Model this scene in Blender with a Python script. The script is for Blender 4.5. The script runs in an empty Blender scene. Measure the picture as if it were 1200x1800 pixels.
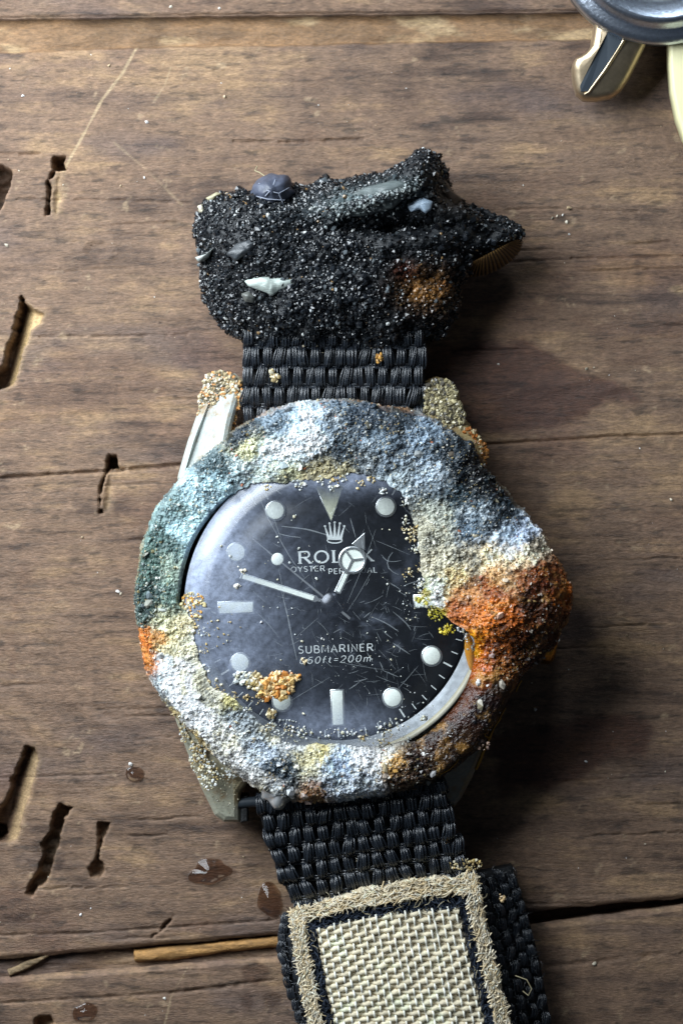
import bpy, math, random
import numpy as np
from mathutils import Matrix, Vector

# ------------------------------------------------------------------ camera, world, light, exposure
sc = bpy.context.scene
sc.unit_settings.system = 'METRIC'
sc.unit_settings.scale_length = 0.01            # one unit is one centimetre
CAM_H = 30.0                                    # camera height over the table top, cm
PX = 170.0                                      # photograph pixels per centimetre on the table top
cam_data = bpy.data.cameras.new('camera')
cam = bpy.data.objects.new('camera', cam_data)
sc.collection.objects.link(cam)
cam.location = (0, 0, CAM_H)
cam_data.sensor_fit = 'VERTICAL'
cam_data.sensor_height = 36.0
cam_data.lens = 36.0 * CAM_H / (1800.0 / PX)
cam_data.clip_start = 0.5
cam_data.clip_end = 500
cam_data.dof.use_dof = True
cam_data.dof.focus_distance = CAM_H - 1.0
cam_data.dof.aperture_fstop = 0.5
sc.camera = cam

world = bpy.data.worlds.new('World')
sc.world = world
world.use_nodes = True
bg = world.node_tree.nodes['Background']
bg.inputs[0].default_value = (0.62, 0.78, 1.0, 1)
bg.inputs[1].default_value = 0.04

lamp = bpy.data.lights.new('window_light', 'AREA')
lamp.shape = 'RECTANGLE'
lamp.size = 13.0
lamp.size_y = 12.0
lamp.energy = 7100
lamp.color = (0.86, 0.94, 1.0)
lob = bpy.data.objects.new('window_light', lamp)
sc.collection.objects.link(lob)
LPOS = Vector((-9.8, 7.9, 8.6))
lob.location = LPOS
lob.rotation_euler = (Vector((-1.4, 1.0, 0)) - LPOS).to_track_quat('-Z', 'Y').to_euler()

lamp2 = bpy.data.lights.new('bezel_highlight_lamp', 'AREA')   # added lamp out of view, put in to highlight the steel bezel
lamp2.shape = 'RECTANGLE'; lamp2.size = 4.0; lamp2.size_y = 2.6; lamp2.energy = 850; lamp2.color = (0.78, 0.9, 1.0)
lob2 = bpy.data.objects.new('bezel_highlight_lamp', lamp2); sc.collection.objects.link(lob2)
lob2.location = (4.0, 24.0, 17.0)
lob2.rotation_euler = (Vector((1, 2, 0)) - lob2.location).to_track_quat('-Z', 'Y').to_euler()

sc.view_settings.view_transform = 'Standard'
sc.view_settings.look = 'None'
sc.view_settings.exposure = 0.0
sc.view_settings.gamma = 1.0

# ------------------------------------------------------------------ helpers
rng = np.random.default_rng(7)
random.seed(7)

def W(px, py, z=0.0):
    """photo pixel + height above the table -> world x, y"""
    f = (CAM_H - z) / CAM_H
    return (np.asarray(px, float) - 600.0) / PX * f, (900.0 - np.asarray(py, float)) / PX * f

def V3(px, py, z=0.0):
    x, y = W(px, py, z)
    return (float(x), float(y), float(z))

def lin(c):
    c = np.asarray(c, float) / 255.0
    return np.where(c <= 0.04045, c / 12.92, ((c + 0.055) / 1.055) ** 2.4)

def sstep(a, b, x):
    t = np.clip((x - a) / (b - a), 0, 1)
    return t * t * (3 - 2 * t)

def _hash(ix, iy, iz, seed):
    h = (ix.astype(np.uint32) * np.uint32(374761393) + iy.astype(np.uint32) * np.uint32(668265263)
         + iz.astype(np.uint32) * np.uint32(2147483647) + np.uint32((seed * 974634777 + 1013904223) & 0xffffffff))
    h = (h ^ (h >> np.uint32(13))) * np.uint32(1274126177)
    h = (h ^ (h >> np.uint32(16))) * np.uint32(2246822519)
    h = h ^ (h >> np.uint32(15))
    return (h & np.uint32(0xffffff)).astype(float) / float(0xffffff)

def vn(x, y, z=0.0, seed=0):
    """value noise 0..1"""
    x, y, z = np.broadcast_arrays(np.asarray(x, float), np.asarray(y, float), np.asarray(z, float))
    fx, fy, fz = np.floor(x), np.floor(y), np.floor(z)
    ix, iy, iz = fx.astype(np.int64), fy.astype(np.int64), fz.astype(np.int64)
    tx, ty, tz = x - fx, y - fy, z - fz
    tx = tx * tx * (3 - 2 * tx); ty = ty * ty * (3 - 2 * ty); tz = tz * tz * (3 - 2 * tz)
    flat = not np.any(tz)
    def plane(k):
        a = _hash(ix, iy, iz + k, seed); b = _hash(ix + 1, iy, iz + k, seed)
        c = _hash(ix, iy + 1, iz + k, seed); d = _hash(ix + 1, iy + 1, iz + k, seed)
        return (a * (1 - tx) + b * tx) * (1 - ty) + (c * (1 - tx) + d * tx) * ty
    p0 = plane(0)
    if flat:
        return p0
    return p0 * (1 - tz) + plane(1) * tz

def fbm(x, y, z=0.0, seed=0, octv=4, gain=0.5):
    s = 0.0; a = 1.0; t = 0.0; f = 1.0
    for o in range(octv):
        s = s + a * (vn(np.asarray(x) * f + 17.3 * o, np.asarray(y) * f - 9.1 * o, np.asarray(z) * f + 3.7 * o, seed + o) - 0.5)
        t += a; a *= gain; f *= 2.03
    return s / t * 2.0          # about -1..1

def poly_sd(px, py, poly):
    """signed distance to a polygon, positive inside"""
    px = np.asarray(px, float); py = np.asarray(py, float)
    d2 = np.full(px.shape, 1e18); inside = np.zeros(px.shape, bool)
    n = len(poly)
    for i in range(n):
        ax, ay = poly[i]; bx, by = poly[(i + 1) % n]
        ex, ey = bx - ax, by - ay
        t = np.clip(((px - ax) * ex + (py - ay) * ey) / (ex * ex + ey * ey + 1e-12), 0, 1)
        d2 = np.minimum(d2, (px - ax - t * ex) ** 2 + (py - ay - t * ey) ** 2)
        if ay != by:
            c = ((ay > py) != (by > py)) & (px < (bx - ax) * (py - ay) / (by - ay) + ax)
            inside ^= c
    d = np.sqrt(d2)
    return np.where(inside, d, -d)

def line_d(px, py, pts):
    d2 = np.full(np.shape(px), 1e18)
    for i in range(len(pts) - 1):
        ax, ay = pts[i]; bx, by = pts[i + 1]
        ex, ey = bx - ax, by - ay
        t = np.clip(((px - ax) * ex + (py - ay) * ey) / (ex * ex + ey * ey + 1e-12), 0, 1)
        d2 = np.minimum(d2, (px - ax - t * ex) ** 2 + (py - ay - t * ey) ** 2)
    return np.sqrt(d2)

# ---- mesh / object makers
def mesh_np(name, verts, faces, mat, col=None, rough=None, smooth=True):
    """faces: (n,3) or (n,4) array, or a list of lists"""
    me = bpy.data.meshes.new(name)
    verts = np.asarray(verts, np.float32).reshape(-1, 3)
    if isinstance(faces, np.ndarray):
        k = faces.shape[1]; n = faces.shape[0]
        me.vertices.add(len(verts)); me.vertices.foreach_set('co', verts.ravel())
        me.loops.add(n * k); me.loops.foreach_set('vertex_index', faces.astype(np.int32).ravel())
        me.polygons.add(n)
        me.polygons.foreach_set('loop_start', np.arange(0, n * k, k, dtype=np.int32))
        me.update(calc_edges=True)
    else:
        me.from_pydata(verts.tolist(), [], [list(f) for f in faces])
    me.polygons.foreach_set('use_smooth', np.full(len(me.polygons), bool(smooth)))
    if col is not None:
        a = me.color_attributes.new('Col', 'FLOAT_COLOR', 'POINT')
        c = np.ones((len(verts), 4), np.float32); c[:, :3] = col
        a.data.foreach_set('color', c.ravel())
    if rough is not None:
        a = me.attributes.new('Rough', 'FLOAT', 'POINT')
        a.data.foreach_set('value', np.asarray(rough, np.float32).ravel())
    me.materials.append(mat)
    me.update()
    return me

def obj(name, me, parent=None, kind=None, label=None, cat=None, group=None):
    o = bpy.data.objects.new(name, me)
    sc.collection.objects.link(o)
    if parent is not None:
        o.parent = parent
        root = parent
        if parent.parent is None and parent.type == 'EMPTY':
            o.matrix_parent_inverse = Matrix.Translation(-parent.location)
    if kind: o['kind'] = kind
    if label: o['label'] = label
    if cat: o['category'] = cat
    if group: o['group'] = group
    return o

def empty(name, loc, label=None, cat=None, kind=None, group=None):
    o = bpy.data.objects.new(name, None)
    sc.collection.objects.link(o)
    o.location = loc
    o.empty_display_size = 0.2
    if label: o['label'] = label
    if cat: o['category'] = cat
    if kind: o['kind'] = kind
    if group: o['group'] = group
    return o

def grid_faces(nr, ncol, wrap=False):
    i = np.arange(nr - 1)[:, None]; j = np.arange(ncol if wrap else ncol - 1)[None, :]
    j2 = (j + 1) % ncol
    a = i * ncol + j; b = i * ncol + j2; c = (i + 1) * ncol + j2; d = (i + 1) * ncol + j
    return np.stack([a, b, c, d], -1).reshape(-1, 4)

def prism(poly_xy, z0, z1, bev=0.0, top_z=None):
    """closed prism; top_z: optional function (x,y)->z of the top. bev: inset chamfer. returns verts, faces(list)"""
    n = len(poly_xy)
    P = np.asarray(poly_xy, float)
    area = 0.5 * np.sum(P[:, 0] * np.roll(P[:, 1], -1) - np.roll(P[:, 0], -1) * P[:, 1])
    if area < 0: P = P[::-1]
    def inset(P, b):
        prev = np.roll(P, 1, 0); nxt = np.roll(P, -1, 0)
        e1 = P - prev; e2 = nxt - P
        n1 = np.stack([-e1[:, 1], e1[:, 0]], 1); n1 /= np.linalg.norm(n1, axis=1)[:, None] + 1e-9
        n2 = np.stack([-e2[:, 1], e2[:, 0]], 1); n2 /= np.linalg.norm(n2, axis=1)[:, None] + 1e-9
        m = n1 + n2; m /= (np.sum(m * m, 1)[:, None] / 2 + 1e-6)
        return P + m * b
    f = top_z if top_z else (lambda x, y: np.full(np.shape(x), z1))
    rings = [np.column_stack([P, np.full(n, z0)])]
    if bev > 0:
        rings.append(np.column_stack([P, f(P[:, 0], P[:, 1]) - bev]))
        Q = inset(P, bev * 0.4); rings.append(np.column_stack([Q, f(Q[:, 0], Q[:, 1]) - bev * 0.35]))
        Q = inset(P, bev); rings.append(np.column_stack([Q, f(Q[:, 0], Q[:, 1])]))
    else:
        rings.append(np.column_stack([P, f(P[:, 0], P[:, 1])]))
    v = np.vstack(rings); fs = []
    for r in range(len(rings) - 1):
        for i in range(n):
            j = (i + 1) % n
            fs.append([r * n + i, r * n + j, (r + 1) * n + j, (r + 1) * n + i])
    fs.append(list(range(n - 1, -1, -1)))
    fs.append([(len(rings) - 1) * n + i for i in range(n)])
    return v, fs

def lathe(prof, n=96, c=(0, 0), close=False):
    a = np.linspace(0, 2 * math.pi, n, endpoint=False)
    prof = np.asarray(prof, float)
    v = np.stack([c[0] + prof[:, 0][:, None] * np.cos(a), c[1] + prof[:, 0][:, None] * np.sin(a),
                  np.repeat(prof[:, 1][:, None], n, 1)], -1).reshape(-1, 3)
    return v, grid_faces(len(prof), n, True)

def tube(pts, r, sides=6):
    pts = np.asarray(pts, float); n = len(pts)
    r = np.broadcast_to(np.asarray(r, float), (n,))
    t = np.gradient(pts, axis=0); t /= np.linalg.norm(t, axis=1)[:, None] + 1e-12
    up = np.array([0, 0, 1.0])
    s = np.cross(t, up); bad = np.linalg.norm(s, axis=1) < 1e-3
    s[bad] = [1, 0, 0]; s /= np.linalg.norm(s, axis=1)[:, None]
    b = np.cross(s, t)
    a = np.linspace(0, 2 * math.pi, sides, endpoint=False)
    v = pts[:, None] + r[:, None, None] * (np.cos(a)[None, :, None] * s[:, None] + np.sin(a)[None, :, None] * b[:, None])
    return v.reshape(-1, 3), grid_faces(n, sides, True)

def join(parts):
    vs, fs, o = [], [], 0
    for v, f in parts:
        v = np.asarray(v).reshape(-1, 3)
        vs.append(v); fs.append(np.asarray(f) + o); o += len(v)
    return np.vstack(vs), np.vstack(fs)

# icosahedron for grains
_t = (1 + 5 ** .5) / 2
ICO_V = np.array([(-1, _t, 0), (1, _t, 0), (-1, -_t, 0), (1, -_t, 0), (0, -1, _t), (0, 1, _t), (0, -1, -_t), (0, 1, -_t),
                  (_t, 0, -1), (_t, 0, 1), (-_t, 0, -1), (-_t, 0, 1)]) / math.sqrt(1 + _t * _t)
ICO_F = np.array([(0, 11, 5), (0, 5, 1), (0, 1, 7), (0, 7, 10), (0, 10, 11), (1, 5, 9), (5, 11, 4), (11, 10, 2), (10, 7, 6), (7, 1, 8),
                  (3, 9, 4), (3, 4, 2), (3, 2, 6), (3, 6, 8), (3, 8, 9), (4, 9, 5), (2, 4, 11), (6, 2, 10), (8, 6, 7), (9, 8, 1)])

def grains(pos, size, col, jit=0.28, aniso=0.35):
    """angular little stones: pos (n,3), size radius (n,), col (n,3) -> verts, faces, col"""
    n = len(pos)
    q = rng.normal(size=(n, 4)); q /= np.linalg.norm(q, axis=1)[:, None]
    w, x, y, z = q.T
    R = np.stack([1 - 2 * (y * y + z * z), 2 * (x * y - z * w), 2 * (x * z + y * w),
                  2 * (x * y + z * w), 1 - 2 * (x * x + z * z), 2 * (y * z - x * w),
                  2 * (x * z - y * w), 2 * (y * z + x * w), 1 - 2 * (x * x + y * y)], -1).reshape(n, 3, 3)
    v = ICO_V[None] * (1 + jit * rng.uniform(-1, 1, (n, 12, 1)))
    v = v * (1 + aniso * rng.uniform(-1, 1, (n, 1, 3)))
    v = np.einsum('nij,nkj->nki', R, v) * size[:, None, None] + pos[:, None]
    f = ICO_F[None] + (np.arange(n) * 12)[:, None, None]
    return v.reshape(-1, 3), f.reshape(-1, 3), np.repeat(col, 12, 0)

def vnormals(v, f):
    a, b, c = v[f[:, 0]], v[f[:, 1]], v[f[:, 2]]
    fn = np.cross(b - a, c - a)
    n = np.zeros_like(v)
    for k in range(f.shape[1]):
        np.add.at(n, f[:, k], fn)
    return n / (np.linalg.norm(n, axis=1)[:, None] + 1e-12)

# ---- materials
def new_mat(name):
    m = bpy.data.materials.new(name); m.use_nodes = True
    nt = m.node_tree
    return m, nt, nt.nodes['Principled BSDF']

def bump(nt, p, scale, strength, dist, detail=4, stretch=None, rough=0.6):
    tc = nt.nodes.new('ShaderNodeTexCoord'); n = nt.nodes.new('ShaderNodeTexNoise')
    n.inputs['Scale'].default_value = scale; n.inputs['Detail'].default_value = detail; n.inputs['Roughness'].default_value = rough
    src = tc.outputs['Object']
    if stretch:
        mp = nt.nodes.new('ShaderNodeMapping'); mp.inputs['Scale'].default_value = stretch
        nt.links.new(src, mp.inputs['Vector']); src = mp.outputs['Vector']
    nt.links.new(src, n.inputs['Vector'])
    b = nt.nodes.new('ShaderNodeBump'); b.inputs['Strength'].default_value = strength; b.inputs['Distance'].default_value = dist
    nt.links.new(n.outputs['Fac'], b.inputs['Height'])
    nt.links.new(b.outputs['Normal'], p.inputs['Normal'])
    return n, b

def speckle(nt, p, col_socket, scale, lo, hi, detail=5, stretch=None):
    """multiply a colour by procedural grain between lo and hi"""
    tc = nt.nodes.new('ShaderNodeTexCoord'); n = nt.nodes.new('ShaderNodeTexNoise')
    n.inputs['Scale'].default_value = scale; n.inputs['Detail'].default_value = detail; n.inputs['Roughness'].default_value = 0.7
    src = tc.outputs['Object']
    if stretch:
        mp = nt.nodes.new('ShaderNodeMapping'); mp.inputs['Scale'].default_value = stretch
        nt.links.new(src, mp.inputs['Vector']); src = mp.outputs['Vector']
    nt.links.new(src, n.inputs['Vector'])
    mr = nt.nodes.new('ShaderNodeMapRange'); mr.inputs['From Min'].default_value = 0.3; mr.inputs['From Max'].default_value = 0.7
    mr.inputs['To Min'].default_value = lo; mr.inputs['To Max'].default_value = hi
    nt.links.new(n.outputs['Fac'], mr.inputs['Value'])
    mx = nt.nodes.new('ShaderNodeMix'); mx.data_type = 'RGBA'; mx.blend_type = 'MULTIPLY'; mx.inputs['Factor'].default_value = 1
    nt.links.new(col_socket, mx.inputs[6]); nt.links.new(mr.outputs['Result'], mx.inputs[7])
    return mx.outputs[2]

def plain(name, srgb, rough=0.5, metal=0.0, spec=0.5, sp=None, bp=None, coat=0.0):
    m, nt, p = new_mat(name)
    rgb = nt.nodes.new('ShaderNodeRGB'); rgb.outputs[0].default_value = (*lin(srgb), 1)
    s = rgb.outputs[0]
    if sp: s = speckle(nt, p, s, *sp)
    nt.links.new(s, p.inputs['Base Color'])
    p.inputs['Roughness'].default_value = rough; p.inputs['Metallic'].default_value = metal
    p.inputs['Specular IOR Level'].default_value = spec; p.inputs['Coat Weight'].default_value = coat
    if bp: bump(nt, p, *bp)
    return m

def attr_mat(name, rough=0.6, spec=0.5, sp=None, sp2=None, bp=None, rattr=False, metal=0.0, sss=0.0):
    m, nt, p = new_mat(name)
    a = nt.nodes.new('ShaderNodeAttribute'); a.attribute_name = 'Col'
    s = a.outputs['Color']
    if sp: s = speckle(nt, p, s, *sp)
    if sp2: s = speckle(nt, p, s, *sp2)
    nt.links.new(s, p.inputs['Base Color'])
    p.inputs['Roughness'].default_value = rough; p.inputs['Specular IOR Level'].default_value = spec
    p.inputs['Metallic'].default_value = metal
    if sss:
        p.inputs['Subsurface Weight'].default_value = sss; p.inputs['Subsurface Radius'].default_value = (0.03, 0.02, 0.012)
        p.inputs['Subsurface Scale'].default_value = 1.0
    if rattr:
        r = nt.nodes.new('ShaderNodeAttribute'); r.attribute_name = 'Rough'
        nt.links.new(r.outputs['Fac'], p.inputs['Roughness'])
    if bp: bump(nt, p, *bp)
    return m

M_wood = attr_mat('old_wood', 0.55, 0.5, sp=(9.0, 0.72, 1.24, 8, (1.0, 3.2, 1.0)), sp2=(34.0, 0.62, 1.34, 6, (0.55, 1.5, 1.0)), bp=(30.0, 0.75, 0.022, 7, (0.5, 1.7, 1.0), 0.75), rattr=True)
M_crust = attr_mat('sea_crust', 0.6, 0.5, sp=(30.0, 0.72, 1.2), bp=(55.0, 0.8, 0.012, 4), rattr=True)
M_grain = attr_mat('sand_grains', 0.28, 0.55, sss=0.0)
M_black = attr_mat('black_sand', 0.5, 0.5, sp=(40.0, 0.6, 1.3), bp=(60.0, 0.9, 0.012, 4))
M_bgrain = attr_mat('black_sand_grains', 0.24, 0.65)
M_nylon = plain('black_nylon', (36, 41, 48), 0.27, 0, 0.8, sp=(26, 0.4, 1.5), bp=(1.0, 0.4, 0.01, 3, (60, 6, 6)))
M_nylonbase = plain('black_nylon_ground', (13, 15, 18), 0.6, bp=(60, 0.7, 0.01))
M_linen = attr_mat('linen_thread', 0.85, 0.2, sp=(40, 0.82, 1.12), bp=(120, 0.6, 0.006))
M_fray = attr_mat('frayed_cloth', 0.9, 0.15, sp=(45, 0.6, 1.25), bp=(70, 1.0, 0.02))
M_dial = plain('dial_lacquer', (11, 14, 18), 0.35, 0, 0.4, sp=(6, 0.6, 1.8, 6), bp=(30, 0.15, 0.005))
M_print = plain('dial_print', (205, 212, 212), 0.6)
M_lume = plain('lume_paint', (236, 244, 236), 0.6, sp=(18, 0.86, 1.08))
M_lumeold = plain('aged_lume_paint', (228, 232, 204), 0.6, sp=(12, 0.8, 1.1))
M_steel = plain('steel', (190, 194, 196), 0.28, 1.0, sp=(12, 0.8, 1.1), bp=(40, 0.15, 0.004))
M_case = attr_mat('corroded_case', 0.5, 0.5, sp=(22, 0.7, 1.15), bp=(45, 0.5, 0.01), rattr=True)
nt = M_case.node_tree; p = nt.nodes['Principled BSDF']
src = p.inputs['Base Color'].links[0].from_socket
tc = nt.nodes.new('ShaderNodeTexCoord'); nz = nt.nodes.new('ShaderNodeTexNoise'); nz.inputs['Scale'].default_value = 5.5; nz.inputs['Detail'].default_value = 8; nz.inputs['Roughness'].default_value = .72
mr = nt.nodes.new('ShaderNodeMapRange'); mr.inputs['From Min'].default_value = .50; mr.inputs['From Max'].default_value = .66
mx = nt.nodes.new('ShaderNodeMix'); mx.data_type = 'RGBA'; mx.inputs[7].default_value = (*lin((132, 104, 66)), 1)
nt.links.new(tc.outputs['Object'], nz.inputs['Vector']); nt.links.new(nz.outputs['Fac'], mr.inputs['Value']); nt.links.new(mr.outputs[0], mx.inputs[0])
nt.links.new(src, mx.inputs[6]); nt.links.new(mx.outputs[2], p.inputs['Base Color'])
M_handm = plain('hand_metal', (205, 210, 212), 0.3, 0.85)
M_hub = plain('hand_hub', (70, 72, 76), 0.25, 1.0)
M_brass = plain('brass', (196, 150, 70), 0.28, 1.0, sp=(14, 0.6, 1.2), bp=(30, 0.3, 0.006))
M_shell = attr_mat('shell', 0.35, 0.5, sp=(14, 0.75, 1.15, 5, (1, 4, 1)), bp=(25, 0.4, 0.008, 4, (1, 5, 1)))
M_scratch, nt, p = new_mat('scratched_acrylic')
p.inputs['Base Color'].default_value = (*lin((205, 214, 220)), 1); p.inputs['Alpha'].default_value = 0.22
M_chrome = plain('polished_steel', (214, 224, 240), 0.30, 1.0, sp=(30, .8, 1.1), bp=(30, 0.35, 0.01, 5))
M_satin = plain('satin_steel', (150, 155, 164), 0.36, 1.0, bp=(60, 0.12, 0.006))
M_goldlug = plain('gold_tinted_steel', (206, 186, 156), 0.42, 1.0, sp=(8, 0.75, 1.1), bp=(20, 0.12, 0.008))
M_groove = plain('groove', (52, 60, 68), 0.5)
M_cream = plain('cream_strap', (214, 208, 164), 0.5, sp=(5, 0.95, 1.03), bp=(40, 0.08, 0.004))
M_fibre = plain('fibre', (150, 140, 110), 0.6)

# ================================================================== TABLE (setting)
table = empty('table_top', (0, 0, -2.0), kind='structure')
HOLES = [  # polygon, depth (cm), pale floor amount
    ([(-30, 285), (3, 288), (22, 301), (20, 322), (10, 350), (0, 372), (-30, 400)], 0.42, 0.0),
    ([(94, 274), (114, 275), (112, 287), (117, 298), (104, 301), (92, 298), (91, 285)], 0.34, 0.0),
    ([(92, 296), (99, 300), (94, 312), (86, 318), (92, 332), (88, 350), (90, 378), (80, 379), (82, 350), (84, 330), (82, 318), (90, 306)], 0.2, 0.0),
    ([(99, 312), (110, 300), (108, 330), (112, 345), (106, 372), (98, 380), (92, 360), (94, 335)], 0.035, 0.55),
    ([(37, 517), (48, 535), (62, 546), (80, 550), (72, 568), (56, 580), (50, 600), (40, 625), (34, 655), (24, 678), (-10, 690), (-12, 655), (6, 640), (10, 610), (22, 585), (26, 555), (32, 545)], 0.22, 0.9),
    ([(190, 798), (206, 800), (208, 816), (217, 828), (202, 826), (186, 827), (184, 808)], 0.32, 0.0),
    ([(186, 826), (192, 828), (182, 850), (178, 872), (178, 892), (184, 903), (174, 902), (172, 880), (175, 855)], 0.16, 0.0),
    ([(192, 830), (200, 842), (202, 870), (196, 898), (184, 904), (180, 888), (182, 860)], 0.03, 0.2),
    ([(43, 1310), (62, 1312), (70, 1335), (58, 1385), (44, 1430), (32, 1478), (10, 1484), (-12, 1480), (-10, 1435), (12, 1402), (20, 1380), (18, 1372), (36, 1336)], 0.14, 0.45),
    ([(-12, 1448), (6, 1452), (11, 1470), (2, 1480), (-12, 1480)], 0.2, 0.0),
    ([(102, 1413), (128, 1419), (114, 1440), (108, 1470), (100, 1500), (90, 1530), (82, 1552), (68, 1560), (58, 1576), (45, 1572), (50, 1556), (66, 1530), (76, 1500), (72, 1484), (86, 1462), (94, 1430)], 0.24, 0.12),
    ([(172, 1444), (193, 1446), (190, 1462), (180, 1480), (176, 1510), (184, 1524), (184, 1536), (176, 1546), (160, 1542), (154, 1528), (166, 1508), (172, 1480)], 0.15, 0.1),
    ([(262, 1648), (280, 1634), (300, 1612), (311, 1604), (300, 1622), (284, 1640), (268, 1650)], 0.07, 0.0),
    ([(60, 1796), (70, 1785), (88, 1786), (95, 1800), (80, 1812), (62, 1812)], 0.15, 0.0),
    ([(1180, 508), (1215, 505), (1215, 514), (1190, 515)], 0.02, 0.9),
]
CRACKS = [  # polyline, half width px, depth
    ([(-40, 843), (60, 836), (188, 828), (270, 821), (345, 815), (420, 808)], 2.6, 0.045),
    ([(840, 782), (940, 776), (1060, 768), (1240, 762)], 2.2, 0.03),
    ([(-40, 270), (70, 271)], 1.8, 0.03),
    ([(410, 248), (500, 250), (640, 244)], 1.6, 0.025),
    ([(880, 462), (1000, 455), (1230, 450)], 1.5, 0.02),
    ([(30, 350), (120, 351), (200, 352), (340, 357)], 1.4, 0.018),
    ([(70, 592), (180, 592), (330, 588)], 1.6, 0.02),
    ([(200, 395), (330, 390)], 1.3, 0.015),
    ([(880, 370), (960, 366), (1120, 372)], 1.2, 0.012),
    ([(-30, 1645), (150, 1640), (330, 1628), (480, 1618)], 1.5, 0.02),
    ([(980, 1375), (1100, 1368), (1230, 1366)], 1.3, 0.012),
]
def joint_hi(px):   # lower edge of the middle plank
    return 1687.0 - 0.09 * px
def joint_lo(px):   # upper edge of the bottom plank
    return np.interp(px, [-900, 0, 490, 960, 1200, 2100], [1780, 1720, 1682, 1624, 1592, 1500])
def top_edge(px):   # lower edge of the top plank
    return np.interp(px, [-900, 0, 500, 1000, 2100], [45, 33, 26, 22, 10]) 
def rabbet_edge(px):
    return np.interp(px, [-900, 0, 200, 500, 1000, 2100], [100, 92, 84, 79, 69, 45])

STAINS = [  # polygon px, colour multiplier, softness px
    ([(850, 600), (935, 600), (990, 635), (1080, 668), (1125, 706), (1060, 702), (1030, 735), (960, 752), (850, 760), (700, 700), (760, 610)], (0.46, 0.36, 0.37), 10),
    ([(1040, 1262), (1130, 1250), (1155, 1290), (1130, 1320), (1060, 1330), (1000, 1385), (880, 1400), (860, 1290)], (0.46, 0.34, 0.32), 13),
    ([(300, 600), (360, 590), (440, 650), (400, 690), (320, 640)], (0.78, 0.72, 0.74), 25),
    ([(60, 640), (130, 605), (300, 655), (320, 700), (100, 740), (-20, 760)], (0.86, 0.82, 0.82), 18),
    ([(425, 1702), (450, 1692), (474, 1700), (476, 1720), (452, 1730), (430, 1722)], (0.55, 0.47, 0.42), 5),
    ([(424, 1752), (438, 1744), (446, 1760), (440, 1778), (426, 1774)], (0.55, 0.47, 0.42), 4),
    ([(462, 1752), (480, 1740), (500, 1750), (492, 1766), (468, 1768)], (0.52, 0.45, 0.4), 5),
    ([(20, 1195), (30, 1000), (60, 1000), (50, 1040), (30, 1050)], (0.8, 0.74, 0.72), 14),
    ([(620, 200), (720, 150), (1210, 150), (1210, 200), (900, 210), (740, 215)], (0.86, 0.85, 0.88), 22),
    ([(-40, 165), (250, 170), (600, 148), (640, 170), (300, 190), (-40, 188)], (0.80, 0.80, 0.84), 14),
    ([(1010, 560), (1210, 540), (1210, 590), (1060, 600)], (0.82, 0.78, 0.78), 20),
    ([(350, 540), (1000, 480), (900, 640), (420, 640)], (0.9, 0.86, 0.85), 30),
]
WET = [([(222, 1352), (238, 1348), (254, 1358), (250, 1370), (232, 1374), (222, 1366)]),
       ([(322, 1546), (345, 1530), (352, 1512), (378, 1510), (400, 1522), (420, 1532), (398, 1540), (380, 1552), (350, 1552)]),
       ([(454, 1596), (456, 1570), (468, 1548), (480, 1552), (492, 1580), (494, 1604), (485, 1616), (470, 1610)]),
       ([(126, 1778), (140, 1768), (160, 1764), (174, 1772), (170, 1784), (150, 1796), (132, 1794)])]

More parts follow.
